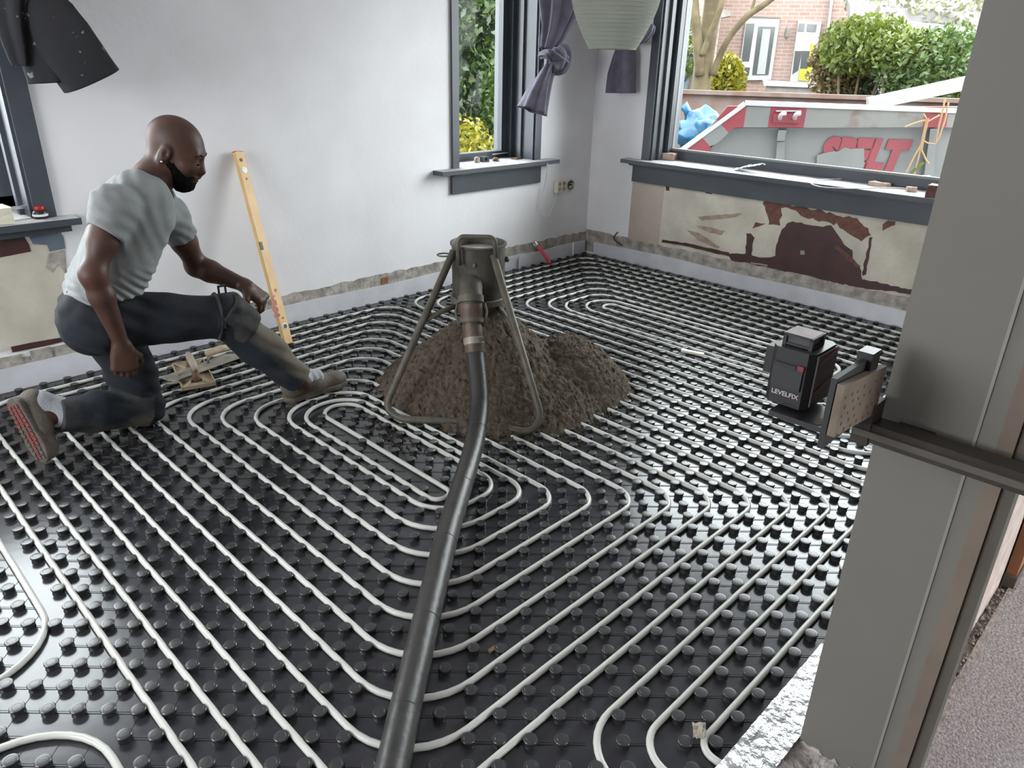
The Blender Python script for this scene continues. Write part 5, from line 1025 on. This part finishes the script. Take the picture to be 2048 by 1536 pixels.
# centre sill: adapter, plug and chips
q = onz(968, 323, SZ2); ad_ = thing('plug_adapter', 'black plug adapter with cable on the narrow window sill', 'adapter', (q[0], q[1], SZ2))
MB().box((-.035, -.022, 0), (.03, .022, .034)).box((.0, -.03, .008), (.02, .03, .028)).build('adapter_body', 'black_plastic', ad_)
MB().lathe([(.018, 0), (.020, .004), (.020, .03), (.014, .036)], 14, (-.075, -.01, 0)).build('plug_head', 'float_handle', ad_, True); MB().lathe([(.022, 0), (.022, .018), (.012, .024)], 14, (.085, -.03, 0)).build('plug_cap', 'brown_block', ad_, True)
q = onz(1033, 318, SZ2); simple('stone_chip', rough_block((q[0], q[1], SZ2 + .005), 0.075, 0.04, 0.010, 0.2, 8), 'brown_block', 'flat brown chip on the narrow window sill', 'rubble piece')
cab = [onz(985, 309, SZ2 + .03)] + [onz(px, py, z) for px, py, z in ((1010, 306, SZ2 + .03), (1045, 303, SZ2 + .03), (1075, 305, SZ2 + .02), (1092, 313, SZ2 + .006))] + [tuple(onY(px, py, -.102)) for px, py in ((1095, 328),)] + [tuple(onY(px, py, yy)) for px, py, yy in ((1094, 345, -.06), (1086, 385, -.02), (1078, 410, -.015), (1083, 428, -.012), (1094, 432, -.012), (1104, 418, -.012), (1112, 393, -.014), (1113, 386, -.02))]
simple('cable', MB().tube(catmull(cab, 6), 0.0032, 6), 'cable_white', 'white cable hanging from the narrow sill down to the double socket', 'cable', True)
# sockets
c = onY(1117, 372, 0.0); so = thing('wall_socket', 'cream surface-mounted double wall socket below the narrow sill', 'socket', (c[0], 0, c[2]))
MB().box((-.050, -.034, -.042), (.050, 0, .042)).build('socket_box', 'cream_plastic', so)
for dx in (-.024, .024):
    for dz in (-.018, .02): MB().lathe([(.0165, 0), (.0165, .002), (.013, .0005)], 14, (dx, -.034, dz), axis=(0, -1, 0)).build('socket_hole', 'float_handle', so, True)
c = onY(1141, 370, 0.0); so = thing('socket_box', 'open round flush socket box with loose wires near the room corner', 'socket', (c[0], 0, c[2]))
MB().lathe([(.036, 0), (.040, .003), (.036, .006), (.031, .004), (.030, .001)], 20, (0, -.001, 0), axis=(0, -1, 0)).build('box_ring', 'raw_plaster', so, True); MB().lathe([(.029, 0), (.029, .003)], 18, (0, -.001, 0), axis=(0, -1, 0)).build('box_cavity', 'dark_rubber', so)
MB().tube([(-.015, -.004, .01), (-.005, -.022, .018), (.008, -.02, .002), (.012, -.006, -.012)], .003, 6).tube([(.015, -.004, .012), (.004, -.026, .008), (-.01, -.016, -.01)], .003, 6).build('wire', 'cream_plastic', so, True)
MB().box((-.02, -.012, -.02), (.0, -.004, -.004)).build('terminal', 'cream_plastic', so)
# red tube with chrome fitting, yellow stick, black wire
a_, b_ = onz(1100, 527, 0.03), onY(1073, 492, -0.03)
rt_ = thing('red_tube', 'bright red flexible tube with chrome end at the back wall foot', 'tube', tuple(a_))
o = MB().tube(catmull([b_ + np.array([0, -.01, .0]), (np.array(a_) + b_) / 2 + np.array([0, -.01, .006]), a_], 5), 0.0155, 10).build('tube_body', 'red_hose', None, True); o.parent = rt_; o.matrix_parent_inverse = Matrix.Translation(-Vector(a_))
o = MB().tube([onY(1067, 484, -.012), onY(1070, 489, -.02), b_ + np.array([0, -.012, .0])], [.02, .024, .018], 12).build('chrome_fitting', 'chrome', None, True, angle=40); o.parent = rt_; o.matrix_parent_inverse = Matrix.Translation(-Vector(a_))
s0 = onY(1146, 510, -.05); simple('stick', MB().tube([s0, onY(1146.5, 484, -.03)], 0.006, 6), 'cream_plastic', 'thin upright yellow stick leaning at the corner foam strip', 'stick')
wpts = [onX(1236, 464, -.01), onX(1230, 470, -.02), onX(1228, 478, -.025), onX(1236, 486, -.02), onX(1245, 491, -.012)]
simple('wire', MB().tube(catmull(wpts, 4), 0.004, 6), 'black_plastic', 'short bent black wire sticking out of the right wall base', 'wire', True)
simple('offcut', MB().box((-.06, -.012, 0), (.06, .012, .012)), 'cream_plastic', 'pale yellow offcut lying on the pipes between heap and window', 'offcut').location = onz(1385, 707, 0.03)
bpy.data.objects['offcut'].rotation_euler = (0, 0, -1.3)
simple('wood_chip', MB().box((-.012, -.006, 0), (.012, .006, .008)), 'straw', 'tiny orange chip between studs right of the hose', 'chip').location = onz(985, 1302, 0.003)
o = simple('paper_scrap', crumple((0, 0, 0), .045, .03, .001, .004, 5, 8), 'float_handle', 'small grey paper scrap on the mat beside the partition', 'paper scrap'); o.location = onz(1398, 1462, 0.026); o.rotation_euler = (0, 0, .6)
# left sill: clear film, can with pink cap, carton
q = onz(82, 436, SZ1); cn = thing('spray_can', 'small black can with pink-red cap on the left window sill', 'can', (q[0], q[1], SZ1))
MB().lathe([(.028, 0), (.030, .004), (.030, .026), (.024, .034)], 20).build('can_body', 'black_plastic', cn, True, angle=40); MB().lathe([(.020, .034), (.022, .037), (.021, .050), (.014, .056)], 18).build('can_cap', 'laser_red' if False else 'red_plastic', cn, True)
MB().lathe([(.0305, .010), (.0305, .020)], 20, cap=False).build('can_label', 'white_plastic', cn, True)
q = onz(36, 433, SZ1); o = simple('plastic_film', crumple((0, 0, 0), .16, .12, .01, .05, 9), 'clear_film', 'crumpled clear plastic film on the left window sill', 'film', True); o.location = (q[0], q[1], SZ1)
q = onz(-2, 449, SZ1); simple('carton', rough_block((q[0], q[1] + .02, SZ1 + .035), .10, .10, .07, .1, 12), 'cream_plastic', 'pale carton at the left picture edge on the left sill', 'carton')

# ------------------------------------------------------------------ outdoors
struct(MB().box((0.33, -9, -0.55), (40, 30, -0.35)).box((-12, 0.33, -0.55), (0.33, 30, -0.35)).box((-12, -20, -0.55), (40, -6.7, -0.35)).build('ground', 'pavement'))
OO = np.array([1.58, -1.092]); UO = np.array([0.5, -0.8660254]); NO = np.array([0.8660254, 0.5]); RZO = math.radians(-60)
def ol(px, py, D):
    d = ray(px, py); c = OO + NO * D; t = ((c - CP[:2]) @ NO) / (d[:2] @ NO); P = CP + t * d; return float((P[:2] - c) @ UO), float(P[2])
def oth(name, label, cat, D, u=0.0, z=-0.35, group=None):
    c = OO + NO * D + UO * u; return thing(name, label, cat, (c[0], c[1], z), RZO, group)
class OF:                                # builds parts in the outdoor frame, pixel-sized at their own distance
    def __init__(s, root, D, u=0.0, z=-0.35): s.r, s.D, s.u, s.z = root, D, u, z
    def P(s, px, py, dD=0.0): u, z = ol(px, py, s.D + dD); return (u - s.u, dD, z - s.z)
    def poly(s, name, pts, m, d=-0.03, dD=0.0, par=None): return MB().prism([s.P(x, y, dD) for x, y in pts], (0, d, 0)).build(name, m, par or s.r)
def leaf_cloud(name, m, n, size, fn, parent=None, seed=1):
    rr = np.random.default_rng(seed); C = fn(rr, n); a = rr.normal(size=(n, 3)); a /= np.linalg.norm(a, axis=1)[:, None]; t = rr.normal(size=(n, 3)); b = np.cross(a, t); b /= np.linalg.norm(b, axis=1)[:, None]; c = np.cross(a, b)
    s = size * rr.uniform(0.6, 1.3, (n, 1)); V = np.stack([C - a * s, C + b * s * .45 + c * s * .12, C + a * s, C - b * s * .45 + c * s * .12], 1).reshape(-1, 3); i = np.arange(n)[:, None] * 4
    F = np.concatenate([i + np.array([[0, 1, 3]]), i + np.array([[1, 2, 3]])], 0); return arrays_obj(name, V, F, m, parent)
def ell(rx, ry, rz, c=(0, 0, 0), shell=0.55):
    def f(rr, n):
        d = rr.normal(size=(n, 3)); d /= np.linalg.norm(d, axis=1)[:, None]; r = rr.uniform(shell, 1.0, (n, 1)) * (1 + 0.18 * vnoise(d * 2.3 + rx * 7)[:, None]); return d * r * np.array([rx, ry, rz]) + np.array(c)
    return f
def bx(x0, x1, y0, y1, z0, z1):
    return lambda rr, n: np.stack([rr.uniform(x0, x1, n), y0 + (y1 - y0) * rr.uniform(0, 1, n) ** 1.6, rr.uniform(z0, z1, n)], 1)
# waste skip
sk = oth('waste_skip', 'grey and red rusty steel waste skip with red lettering outside the wide window', 'skip', 0); K = OF(sk, 0)
uR, _ = ol(2080, 205, 0); zr = K.P(1490, 207)[2]; z_in = K.P(1365, 300)[2]
uL = K.P(1490, 207)[0]; uS = K.P(1365, 300)[0]; uB = uS - (z_in - 0.12) * (uL - uS) / (zr - z_in)
side = [(uL, 0, zr), (uR, 0, zr), (uR, 0, 0.08), (uB, 0, 0.08), (uB, 0, 0.14)]
MB().prism(side, (0, 0.03, 0)).build('side_panel', 'skip_paint', sk)
MB().prism([(uB - .3, 1.75, zr + .02), (uR, 1.75, zr + .02), (uR, 1.75, .08), (uB - .3, 1.75, .08)], (0, 0.03, 0)).build('far_side_panel', 'skip_rust', sk)
MB().box((uB, 0.03, 0.05), (uR, 1.75, 0.09)).build('skip_floor', 'skip_rust', sk); MB().box((uR - .03, 0.03, 0.05), (uR, 1.75, zr)).build('end_panel', 'skip_rust', sk)
def slant(t): return np.array([uL + (uB - uL) * t, 0, zr + (0.14 - zr) * t])
s0, s1 = slant(0), slant(1.0); b = MB(); b.box((uL, -0.07, zr - .012), (uR, 0.05, zr + .022)); dd = (s1 - s0) / np.linalg.norm(s1 - s0); b.obox((s0 + s1) / 2 + np.array([0, -.01, 0]), dd, np.array([0, 1., 0]), np.cross(dd, [0, 1., 0]), np.linalg.norm(s1 - s0), 0.12, 0.034); b.build('rim', 'rim_white', sk)
MB().box((uB - .32, 1.70, zr), (uR, 1.82, zr + .04)).build('far_rim', 'skip_rust', sk)
C6 = lambda pts: [(1340 + x / 6.827, 180 + y / 6.827) for x, y in pts]; C7 = lambda pts: [(1620 + x / 6.827, 180 + y / 6.827) for x, y in pts]
def band(name, pts, m): K.poly(name, pts, m, 0.06, -0.06)
band('red_band', C6([(790, 222), (1048, 224), (1002, 512), (872, 516), (800, 582), (632, 402)]), 'skip_red')
band('grey_band', C6([(1048, 224), (1376, 226), (1332, 512), (1002, 512)]), 'skip_paint')
band('red_band', C6([(1376, 226), (1872, 228), (1822, 515), (1332, 512)]), 'skip_red')
band('rusty_band', C6([(1872, 228), (1950, 228)])[:1] + [(1621, 213.5), (1851, 213.5), (1845, 254.5), (1607, 255.5)], 'skip_rusty')
band('red_band', C7([(1575, 228), (1900, 228), (1860, 512), (1530, 510)]), 'skip_red'); band('grey_band', C7([(1900, 228), (2700, 228), (2700, 512), (1860, 512)]), 'skip_rusty')
band('grey_band', C6([(632, 402), (800, 582), (660, 722), (548, 770), (425, 632)]), 'skip_paint'); band('red_band', C6([(425, 632), (548, 770), (556, 830), (220, 830)]), 'skip_red')
MB().prism([K.P(*q, -.002) for q in C6([(870, 516), (1880, 516), (1880, 540), (880, 540), (560, 840), (540, 800)])], (0, -.012, 0)).build('band_lip', 'skip_paint', sk)
for x in (1500, 1700):                   # lifting hooks on the red plate
    q = [K.P(1340 + a / 6.827, 180 + c / 6.827, d_) for a, c, d_ in ((x, 395, -.06), (x + 10, 350, -.12), (x + 40, 325, -.13), (x + 75, 325, -.12))]; MB().tube(catmull(q, 4), 0.017, 8).build('lifting_hook', 'rim_white', sk, True)
MB().prism([K.P(*q, -.061) for q in C6([(1410, 320), (1780, 325), (1760, 450), (1400, 440)])], (0, -.015, 0)).build('hook_plate', 'skip_red', sk); K.poly('hook_bar', C6([(1448, 277), (1795, 277), (1795, 294), (1448, 294)]), 'rim_white', -.012, -.06)
for x in (1520, ):
    K.poly('rib_post', C6([(1475, 540), (1585, 540), (1555, 685), (1450, 685)]), 'skip_paint', -.07); K.poly('rib_post', C6([(1460, 700), (1560, 700), (1550, 1200), (1420, 1200)]), 'skip_paint', -.04)
K.poly('post', C7([(1620, 520), (1710, 520), (1640, 1400), (1500, 1400)]), 'skip_paint', -.06)
o0 = K.P(1620 + 88 / 6.827, 180 + 1040 / 6.827, -.012); wx = K.P(1620 + 1290 / 6.827, 180 + 1040 / 6.827, -.012)[0] - o0[0]; hz0 = K.P(1620 + 88 / 6.827, 180 + 660 / 6.827)[2] - o0[2]
place_text('lettering', 'SPELT', hz0 / 0.70, 0.004, o0, (1, 0, 0), (0, 0, 1), 'skip_lettering', sk, shear=0.22, offset=0.026, width=wx * 1.03)
K.poly('paint_patch', jagpoly(C7([(95, 880), (240, 850), (300, 840), (400, 830), (470, 780), (560, 800), (640, 790), (740, 800), (740, 1000), (720, 1060), (500, 1180), (60, 1180)]), 5, 1.0, 4), 'skip_paint', -.012, -.010)
# blue bag, white board, straw in the skip
bgp = K.P(1405, 258, 1.0); bag = oth('plastic_bag', 'bright blue plastic bag lying inside the waste skip', 'bag', 1.0, bgp[0], bgp[2] - 0.35 - 0.19)
V = []; nn = 20
for i in range(nn + 1):
    for j in range(nn):
        th, ph = math.pi * i / nn, 2 * math.pi * j / nn; d = np.array([math.sin(th) * math.cos(ph), math.sin(th) * math.sin(ph), math.cos(th)]); r = 1 + 0.9 * float(vnoise(d * 2.2 + 4)) + .5 * float(vnoise(d * 5)); V.append(tuple(d * r * np.array([.22, .18, .16]) + np.array([0, 0, .19])))
MB().add(V, [(i * nn + j, (i + 1) * nn + j, (i + 1) * nn + (j + 1) % nn, i * nn + (j + 1) % nn) for i in range(nn) for j in range(nn)]).tube([(-.12, 0, .28), (-.17, 0, .36), (-.21, 0, .40)], [.05, .035, .05], 8).build('bag_body', 'bag_blue', bag, True)
q0, q1 = K.P(1735, 208, .5), K.P(1960, 160, .5); c_ = (np.array(q0) + q1) / 2; d_ = np.array(q1) - q0; l_ = np.linalg.norm(d_); d_ /= l_
bd = oth('white_board', 'long white board sticking up out of the waste skip', 'board', .5, c_[0], -0.35 + c_[2]); MB().obox((0, 0, 0), d_, np.array([0, 1., 0]), np.cross(d_, [0, 1., 0]), l_, 0.12, 0.10).build('board', 'white_wood', bd)
stq = oth('dry_stems', 'bundle of dry orange plant stems hanging over the skip side', 'dry stems', -0.12, K.P(1850, 260)[0]); V_ = MB()
for a_ in ([(1853, 240), (1845, 275), (1838, 310), (1828, 350)], [(1810, 254), (1830, 246), (1852, 240)], [(1890, 195), (1886, 220), (1878, 250), (1872, 285)], [(1897, 205), (1890, 240), (1878, 275), (1870, 288), (1855, 286), (1848, 282)], [(1847, 228), (1856, 243), (1880, 230)], [(1857, 236), (1850, 265), (1843, 300), (1852, 320), (1858, 328)], [(1848, 280), (1830, 310), (1812, 345)]):
    V_.tube([np.array(K.P(x, y, -.12)) - np.array([K.P(1850, 260)[0], -.12, 0]) for x, y in a_], 0.007, 5)
V_.build('stems', 'straw', stq); q = [np.array(K.P(x, y, -.12)) - np.array([K.P(1850, 260)[0], -.12, 0]) for x, y in ((1820, 348), (1838, 332), (1848, 325))]; MB().tube(q, .012, 5).build('fresh_stem', 'leaf_bright', stq)
# ground strip, house
hs_ = oth('house', 'pale red brick house with white framed window and yellow door across the street', 'house', 11); Hh = OF(hs_, 11)
ul, ur, up = ol(1180, 100, 11)[0], ol(1760, 100, 11)[0], 6.0
def quad(a, b_, c, d): return [a, b_, c, d]
MB().box((ul, 0, 0), (ur, 0.3, up)).build('facade', 'far_brick', hs_)
ul2 = ol(1345, 100, 11)[0]; MB().box((ul, -1.2, 0), (ol(1440, 40, 9.8)[0], 0, up)).build('side_wing', 'far_brick', hs_)
C4 = lambda pts: [(1340 + x / 6.4, x * 0 + y / 6.4) for x, y in pts]
def hpoly(name, pts, m, d, dD, par=None): return Hh.poly(name, C4(pts), m, d, dD, par)
wn = hpoly('window', [(975, 225), (1405, 240), (1290, 1020), (865, 1030)], 'white_wood', -.08, 0)
for pts in ([(975, 300), (1085, 303), (1012, 785), (915, 783)], [(1130, 340), (1350, 343), (1260, 960), (1050, 960)], [(897, 862), (1025, 864), (1008, 968), (888, 968)]):
    hpoly('window_pane', pts, 'house_glass', -.01, -.081, wn)
hpoly('window_curtain', [(1190, 370), (1290, 375), (1215, 950), (1110, 950)], 'house_curtain', -.008, -.092, wn); hpoly('window_lintel', [(970, 208), (1410, 225), (1405, 240), (968, 224)], 'dark_jamb', -.1, 0, wn)
dr = hpoly('door_frame', [(1640, 262), (1935, 285), (1800, 1060), (1530, 1040)], 'white_wood', -.08, 0)
for pts in ([(1650, 300), (1725, 303), (1715, 405), (1630, 402)], [(1755, 305), (1880, 315), (1865, 410), (1745, 405)]): hpoly('transom_pane', pts, 'house_glass', -.01, -.081, dr)
hpoly('side_pane', [(1600, 650), (1690, 655), (1640, 900), (1565, 950)], 'house_glass', -.01, -.081, dr); hpoly('door_leaf', [(1800, 560), (1862, 565), (1790, 1040), (1640, 1030), (1660, 880), (1760, 880)], 'door_yellow', -.02, -.081, dr); hpoly('door_pane', [(1690, 650), (1795, 655), (1755, 880), (1665, 878)], 'house_glass', -.01, -.081, dr)
hpoly('drainpipe', [(2085, -300), (2120, -300), (1960, 900), (1935, 900)], 'white_wood', -.1, 0)
q = Hh.P(1340 + 1500 / 6.4, 420 / 6.4, -.15); MB().lathe([(.02, -.12), (.05, -.07), (.05, .08), (.02, .13)], 8, q).build('wall_lamp', 'dark_jamb', hs_)
hpoly('canopy', [(640, 120), (780, 150), (770, 215), (650, 240)], 'stone_wall', -.3, -1.2)
gw = oth('garden_wall', 'low white-capped garden wall in front of the yellow door', 'garden wall', 7.5); G = OF(gw, 7.5)
G.poly('wall_body', C4([(1240, 1100), (1880, 1120), (1840, 1400), (1180, 1400)]), 'stone_wall', 0.3); G.poly('wall_cap', C4([(1195, 1030), (1950, 1075), (1950, 1128), (1205, 1098)]), 'white_wood', 0.4, -.05)
# tree
tq = ol(1403, 185, 5); tree = oth('tree', 'big tree with several mossy stems growing behind the skip', 'tree', 5, tq[0]); T_ = OF(tree, 5, tq[0])
def limb(name, pts, rad, par=None): return MB().tube(catmull([np.array(T_.P(x, y, dd_)) for x, y, dd_ in pts], 4), list(np.interp(np.linspace(0, 1, (len(pts) - 1) * 4 + 1), np.linspace(0, 1, len(rad)), rad)), 10).build(name, 'bark', par or tree, True)
pxm = abs(ol(1410, 100, 5)[0] - ol(1400, 100, 5)[0]) / 10
limb('trunk', [(1398, 330, 0), (1400, 240, 0), (1402, 180, 0), (1408, 120, 0), (1418, 60, 0), (1426, 0, 0), (1432, -120, 0)], [24 * pxm, 21 * pxm, 19 * pxm, 19 * pxm, 18 * pxm, 17 * pxm, 12 * pxm])
limb('branch', [(1400, 150, -.1), (1396, 90, -.15), (1391, 40, -.15), (1388, 0, -.1), (1380, -120, 0)], [11 * pxm, 10 * pxm, 9 * pxm, 9 * pxm, 6 * pxm]); limb('branch', [(1404, 110, -.2), (1420, 70, -.25), (1438, 25, -.3), (1446, -10, -.3), (1455, -120, -.3)], [6 * pxm, 6 * pxm, 5.5 * pxm, 5 * pxm, 4 * pxm])
limb('branch', [(1425, 150, -.1), (1443, 105, -.2), (1462, 70, -.3), (1495, 32, -.4), (1530, 8, -.5), (1580, -30, -.6)], [7 * pxm, 6.5 * pxm, 6 * pxm, 6 * pxm, 5.5 * pxm, 4 * pxm]); limb('branch', [(1500, 30, -.4), (1506, 12, -.4), (1515, -20, -.4)], [3.5 * pxm, 3 * pxm, 2 * pxm]); limb('branch', [(1398, 60, -.15), (1382, 42, -.15), (1378, 38, -.15)], [3 * pxm, 3 * pxm, 2 * pxm])
leaf_cloud('foliage', 'leaf_bright', 900, .09, ell(1.6, 1.2, .8, (0.5, 0, 3.6)), tree, 31)
# shrubs behind the skip
def shrub(name, label, px, py, D, rx, ry, rz, n, size, m, seed, core=True, group='shrubs across the street'):
    u, z = ol(px, py, D); root = oth(name, label, 'shrub', D, u); zc = z + .35
    leaf_cloud('foliage', m, int(n * 1.7), size * .75, ell(rx, ry, rz, (0, 0, zc)), root, seed); 
    for k_ in range(3): MB().tube([(0.15 * (k_ - 1) * rx, 0, 0), (0.3 * (k_ - 1) * rx, 0, zc * .6), (0.55 * (k_ - 1) * rx, 0, zc + rz * .3)], [.03, .022, .01], 6).build('stem', 'bark', root, True)
    return root
shrub('shrub', 'yellow-green leafy shrub right beside the tree trunk', 1452, 166, 6, .30, .3, .42, 1300, .07, 'leaf_yellow', 41)
shrub('shrub', 'small yellow-green bush left of the tree trunk', 1370, 90, 7, .4, .4, .5, 500, .07, 'leaf_bright', 42)
shrub('shrub', 'reddish-green bush beside the yellow door', 1690, 135, 5.5, .5, .5, .62, 1700, .06, 'leaf_red', 43)
shrub('shrub', 'bright green shrub with arching branches in front of the house corner', 1730, 92, 5, .62, .6, .40, 1800, .065, 'leaf_bright', 44)
shrub('shrub', 'dark green dense bush behind the skip lettering', 1790, 160, 5.5, 1.0, .5, .62, 2600, .065, 'leaf_dark', 45)
shrub('shrub', 'tall fresh green shrub nearest the partition edge', 1895, 140, 4.5, .85, .6, .52, 2600, .06, 'leaf_green', 46)
shrub('shrub', 'loose bright shrub reaching over the dark bush', 1830, 105, 4.6, .7, .5, .28, 1200, .06, 'leaf_bright', 48)
tw_ = oth('tree', 'leafy tree crown at the top right of the wide window', 'tree', 9, ol(1860, 20, 9)[0]); leaf_cloud('foliage', 'leaf_pale', 2600, .07, ell(1.5, 1.0, .75, (0, 0, ol(1860, 8, 9)[1] + .35)), tw_, 47); MB().tube([(0, 0, 0), (.05, 0, 1.5), (.1, 0, 2.6)], [.1, .08, .05], 8).build('trunk', 'bark', tw_, True)
sd = oth('shed', 'grey shed with white roof edge behind the shrubs', 'shed', 8); S_ = OF(sd, 8)
S_.poly('shed_wall', [(1760, 62), (1990, 85), (1990, 300), (1760, 300)], 'grey_roof', .8); S_.poly('roof_edge', [(1755, 36), (1990, 62), (1990, 84), (1755, 62)], 'white_wood', -.1, -.02); MB().prism([S_.P(1700, 12, .3), S_.P(1990, 30, .3), S_.P(1990, 66, .3), S_.P(1700, 40, .3)], (0, 1.2, 0.35)).build('roof', 'grey_roof', sd)
st_ = oth('signpost', 'thin grey metal post among the shrubs', 'post', 4.9, ol(1770, 150, 4.9)[0]); zt = ol(1775, 105, 4.9)[1] + .35; MB().tube([(0, 0, 0), (0, 0, zt)], .022, 8).build('post_tube', 'trowel_steel', st_, True); MB().ball((0, 0, zt), .026, 8, 6).build('post_cap', 'trowel_steel', st_, True)
# van with dark cross markings at the left window edge
vn = oth('van', 'pale blue van with dark cross marking seen left of the tree', 'van', 7.2); VN = OF(vn, 7.2)
vu0, vu1 = ol(1200, 150, 7.2)[0], ol(1424, 150, 7.2)[0]; vz = ol(1390, 108, 7.2)[1] + .35
MB().prism([(vu0, 0, .3), (vu1, 0, .3), (vu1, 0, .95), (vu1 - .25, 0, vz - .05), (vu1 - .4, 0, vz), (vu0, 0, vz)], (0, 1.6, 0)).build('body', 'van_paint', vn)
VN.poly('window', C4([(185, 690), (300, 690), (300, 715), (185, 712)]), 'van_dark', -.01, -.002); 
for a_ in ([(175, 800), (230, 870), (260, 930), (262, 945), (170, 890)], [(250, 930), (262, 940), (190, 1050), (178, 1040)], [(210, 830), (245, 800), (238, 760), (215, 775)]): VN.poly('marking', C4(a_), 'van_dark', -.01, -.002)
for u_ in (vu0 + .5, vu1 - .5): MB().lathe([(.18, -.02), (.33, 0), (.33, .18), (.18, .2)], 20, (u_, -.02, .33), axis=(0, 1, 0)).build('wheel', 'dark_rubber', vn, True)
# greenery outside the narrow window
hg = thing('hedge', 'tall glossy green ivy hedge filling the narrow window view', 'hedge', (1.6, 3.0, -0.35))
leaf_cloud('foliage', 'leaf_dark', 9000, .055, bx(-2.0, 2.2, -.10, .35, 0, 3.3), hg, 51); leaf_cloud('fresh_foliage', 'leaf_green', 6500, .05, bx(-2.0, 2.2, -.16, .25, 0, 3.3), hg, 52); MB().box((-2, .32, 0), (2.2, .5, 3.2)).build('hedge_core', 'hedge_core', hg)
q = onY(938, 290, 1.6); ys = thing('shrub', 'bright yellow leafed shrub low outside the narrow window', 'shrub', (q[0], 1.6, -0.35)); leaf_cloud('foliage', 'leaf_yellow', 3200, .035, ell(.33, .3, .62, (0.02, 0, .68), .3), ys, 53); MB().tube([(0, 0, 0), (.02, 0, .5), (.03, 0, .9)], [.02, .015, .008], 6).build('stem', 'bark', ys, True)
q = onY(1005, 200, 2.2); gs = thing('shrub', 'light green feathery shrub at the right of the narrow window view', 'shrub', (q[0], 2.2, -0.35)); leaf_cloud('foliage', 'leaf_green', 3000, .04, ell(.30, .3, .95, (0.05, 0, 1.1), .3), gs, 54); MB().tube([(0, 0, 0), (.02, 0, .8), (.03, 0, 1.5)], [.02, .015, .008], 6).build('stem', 'bark', gs, True)
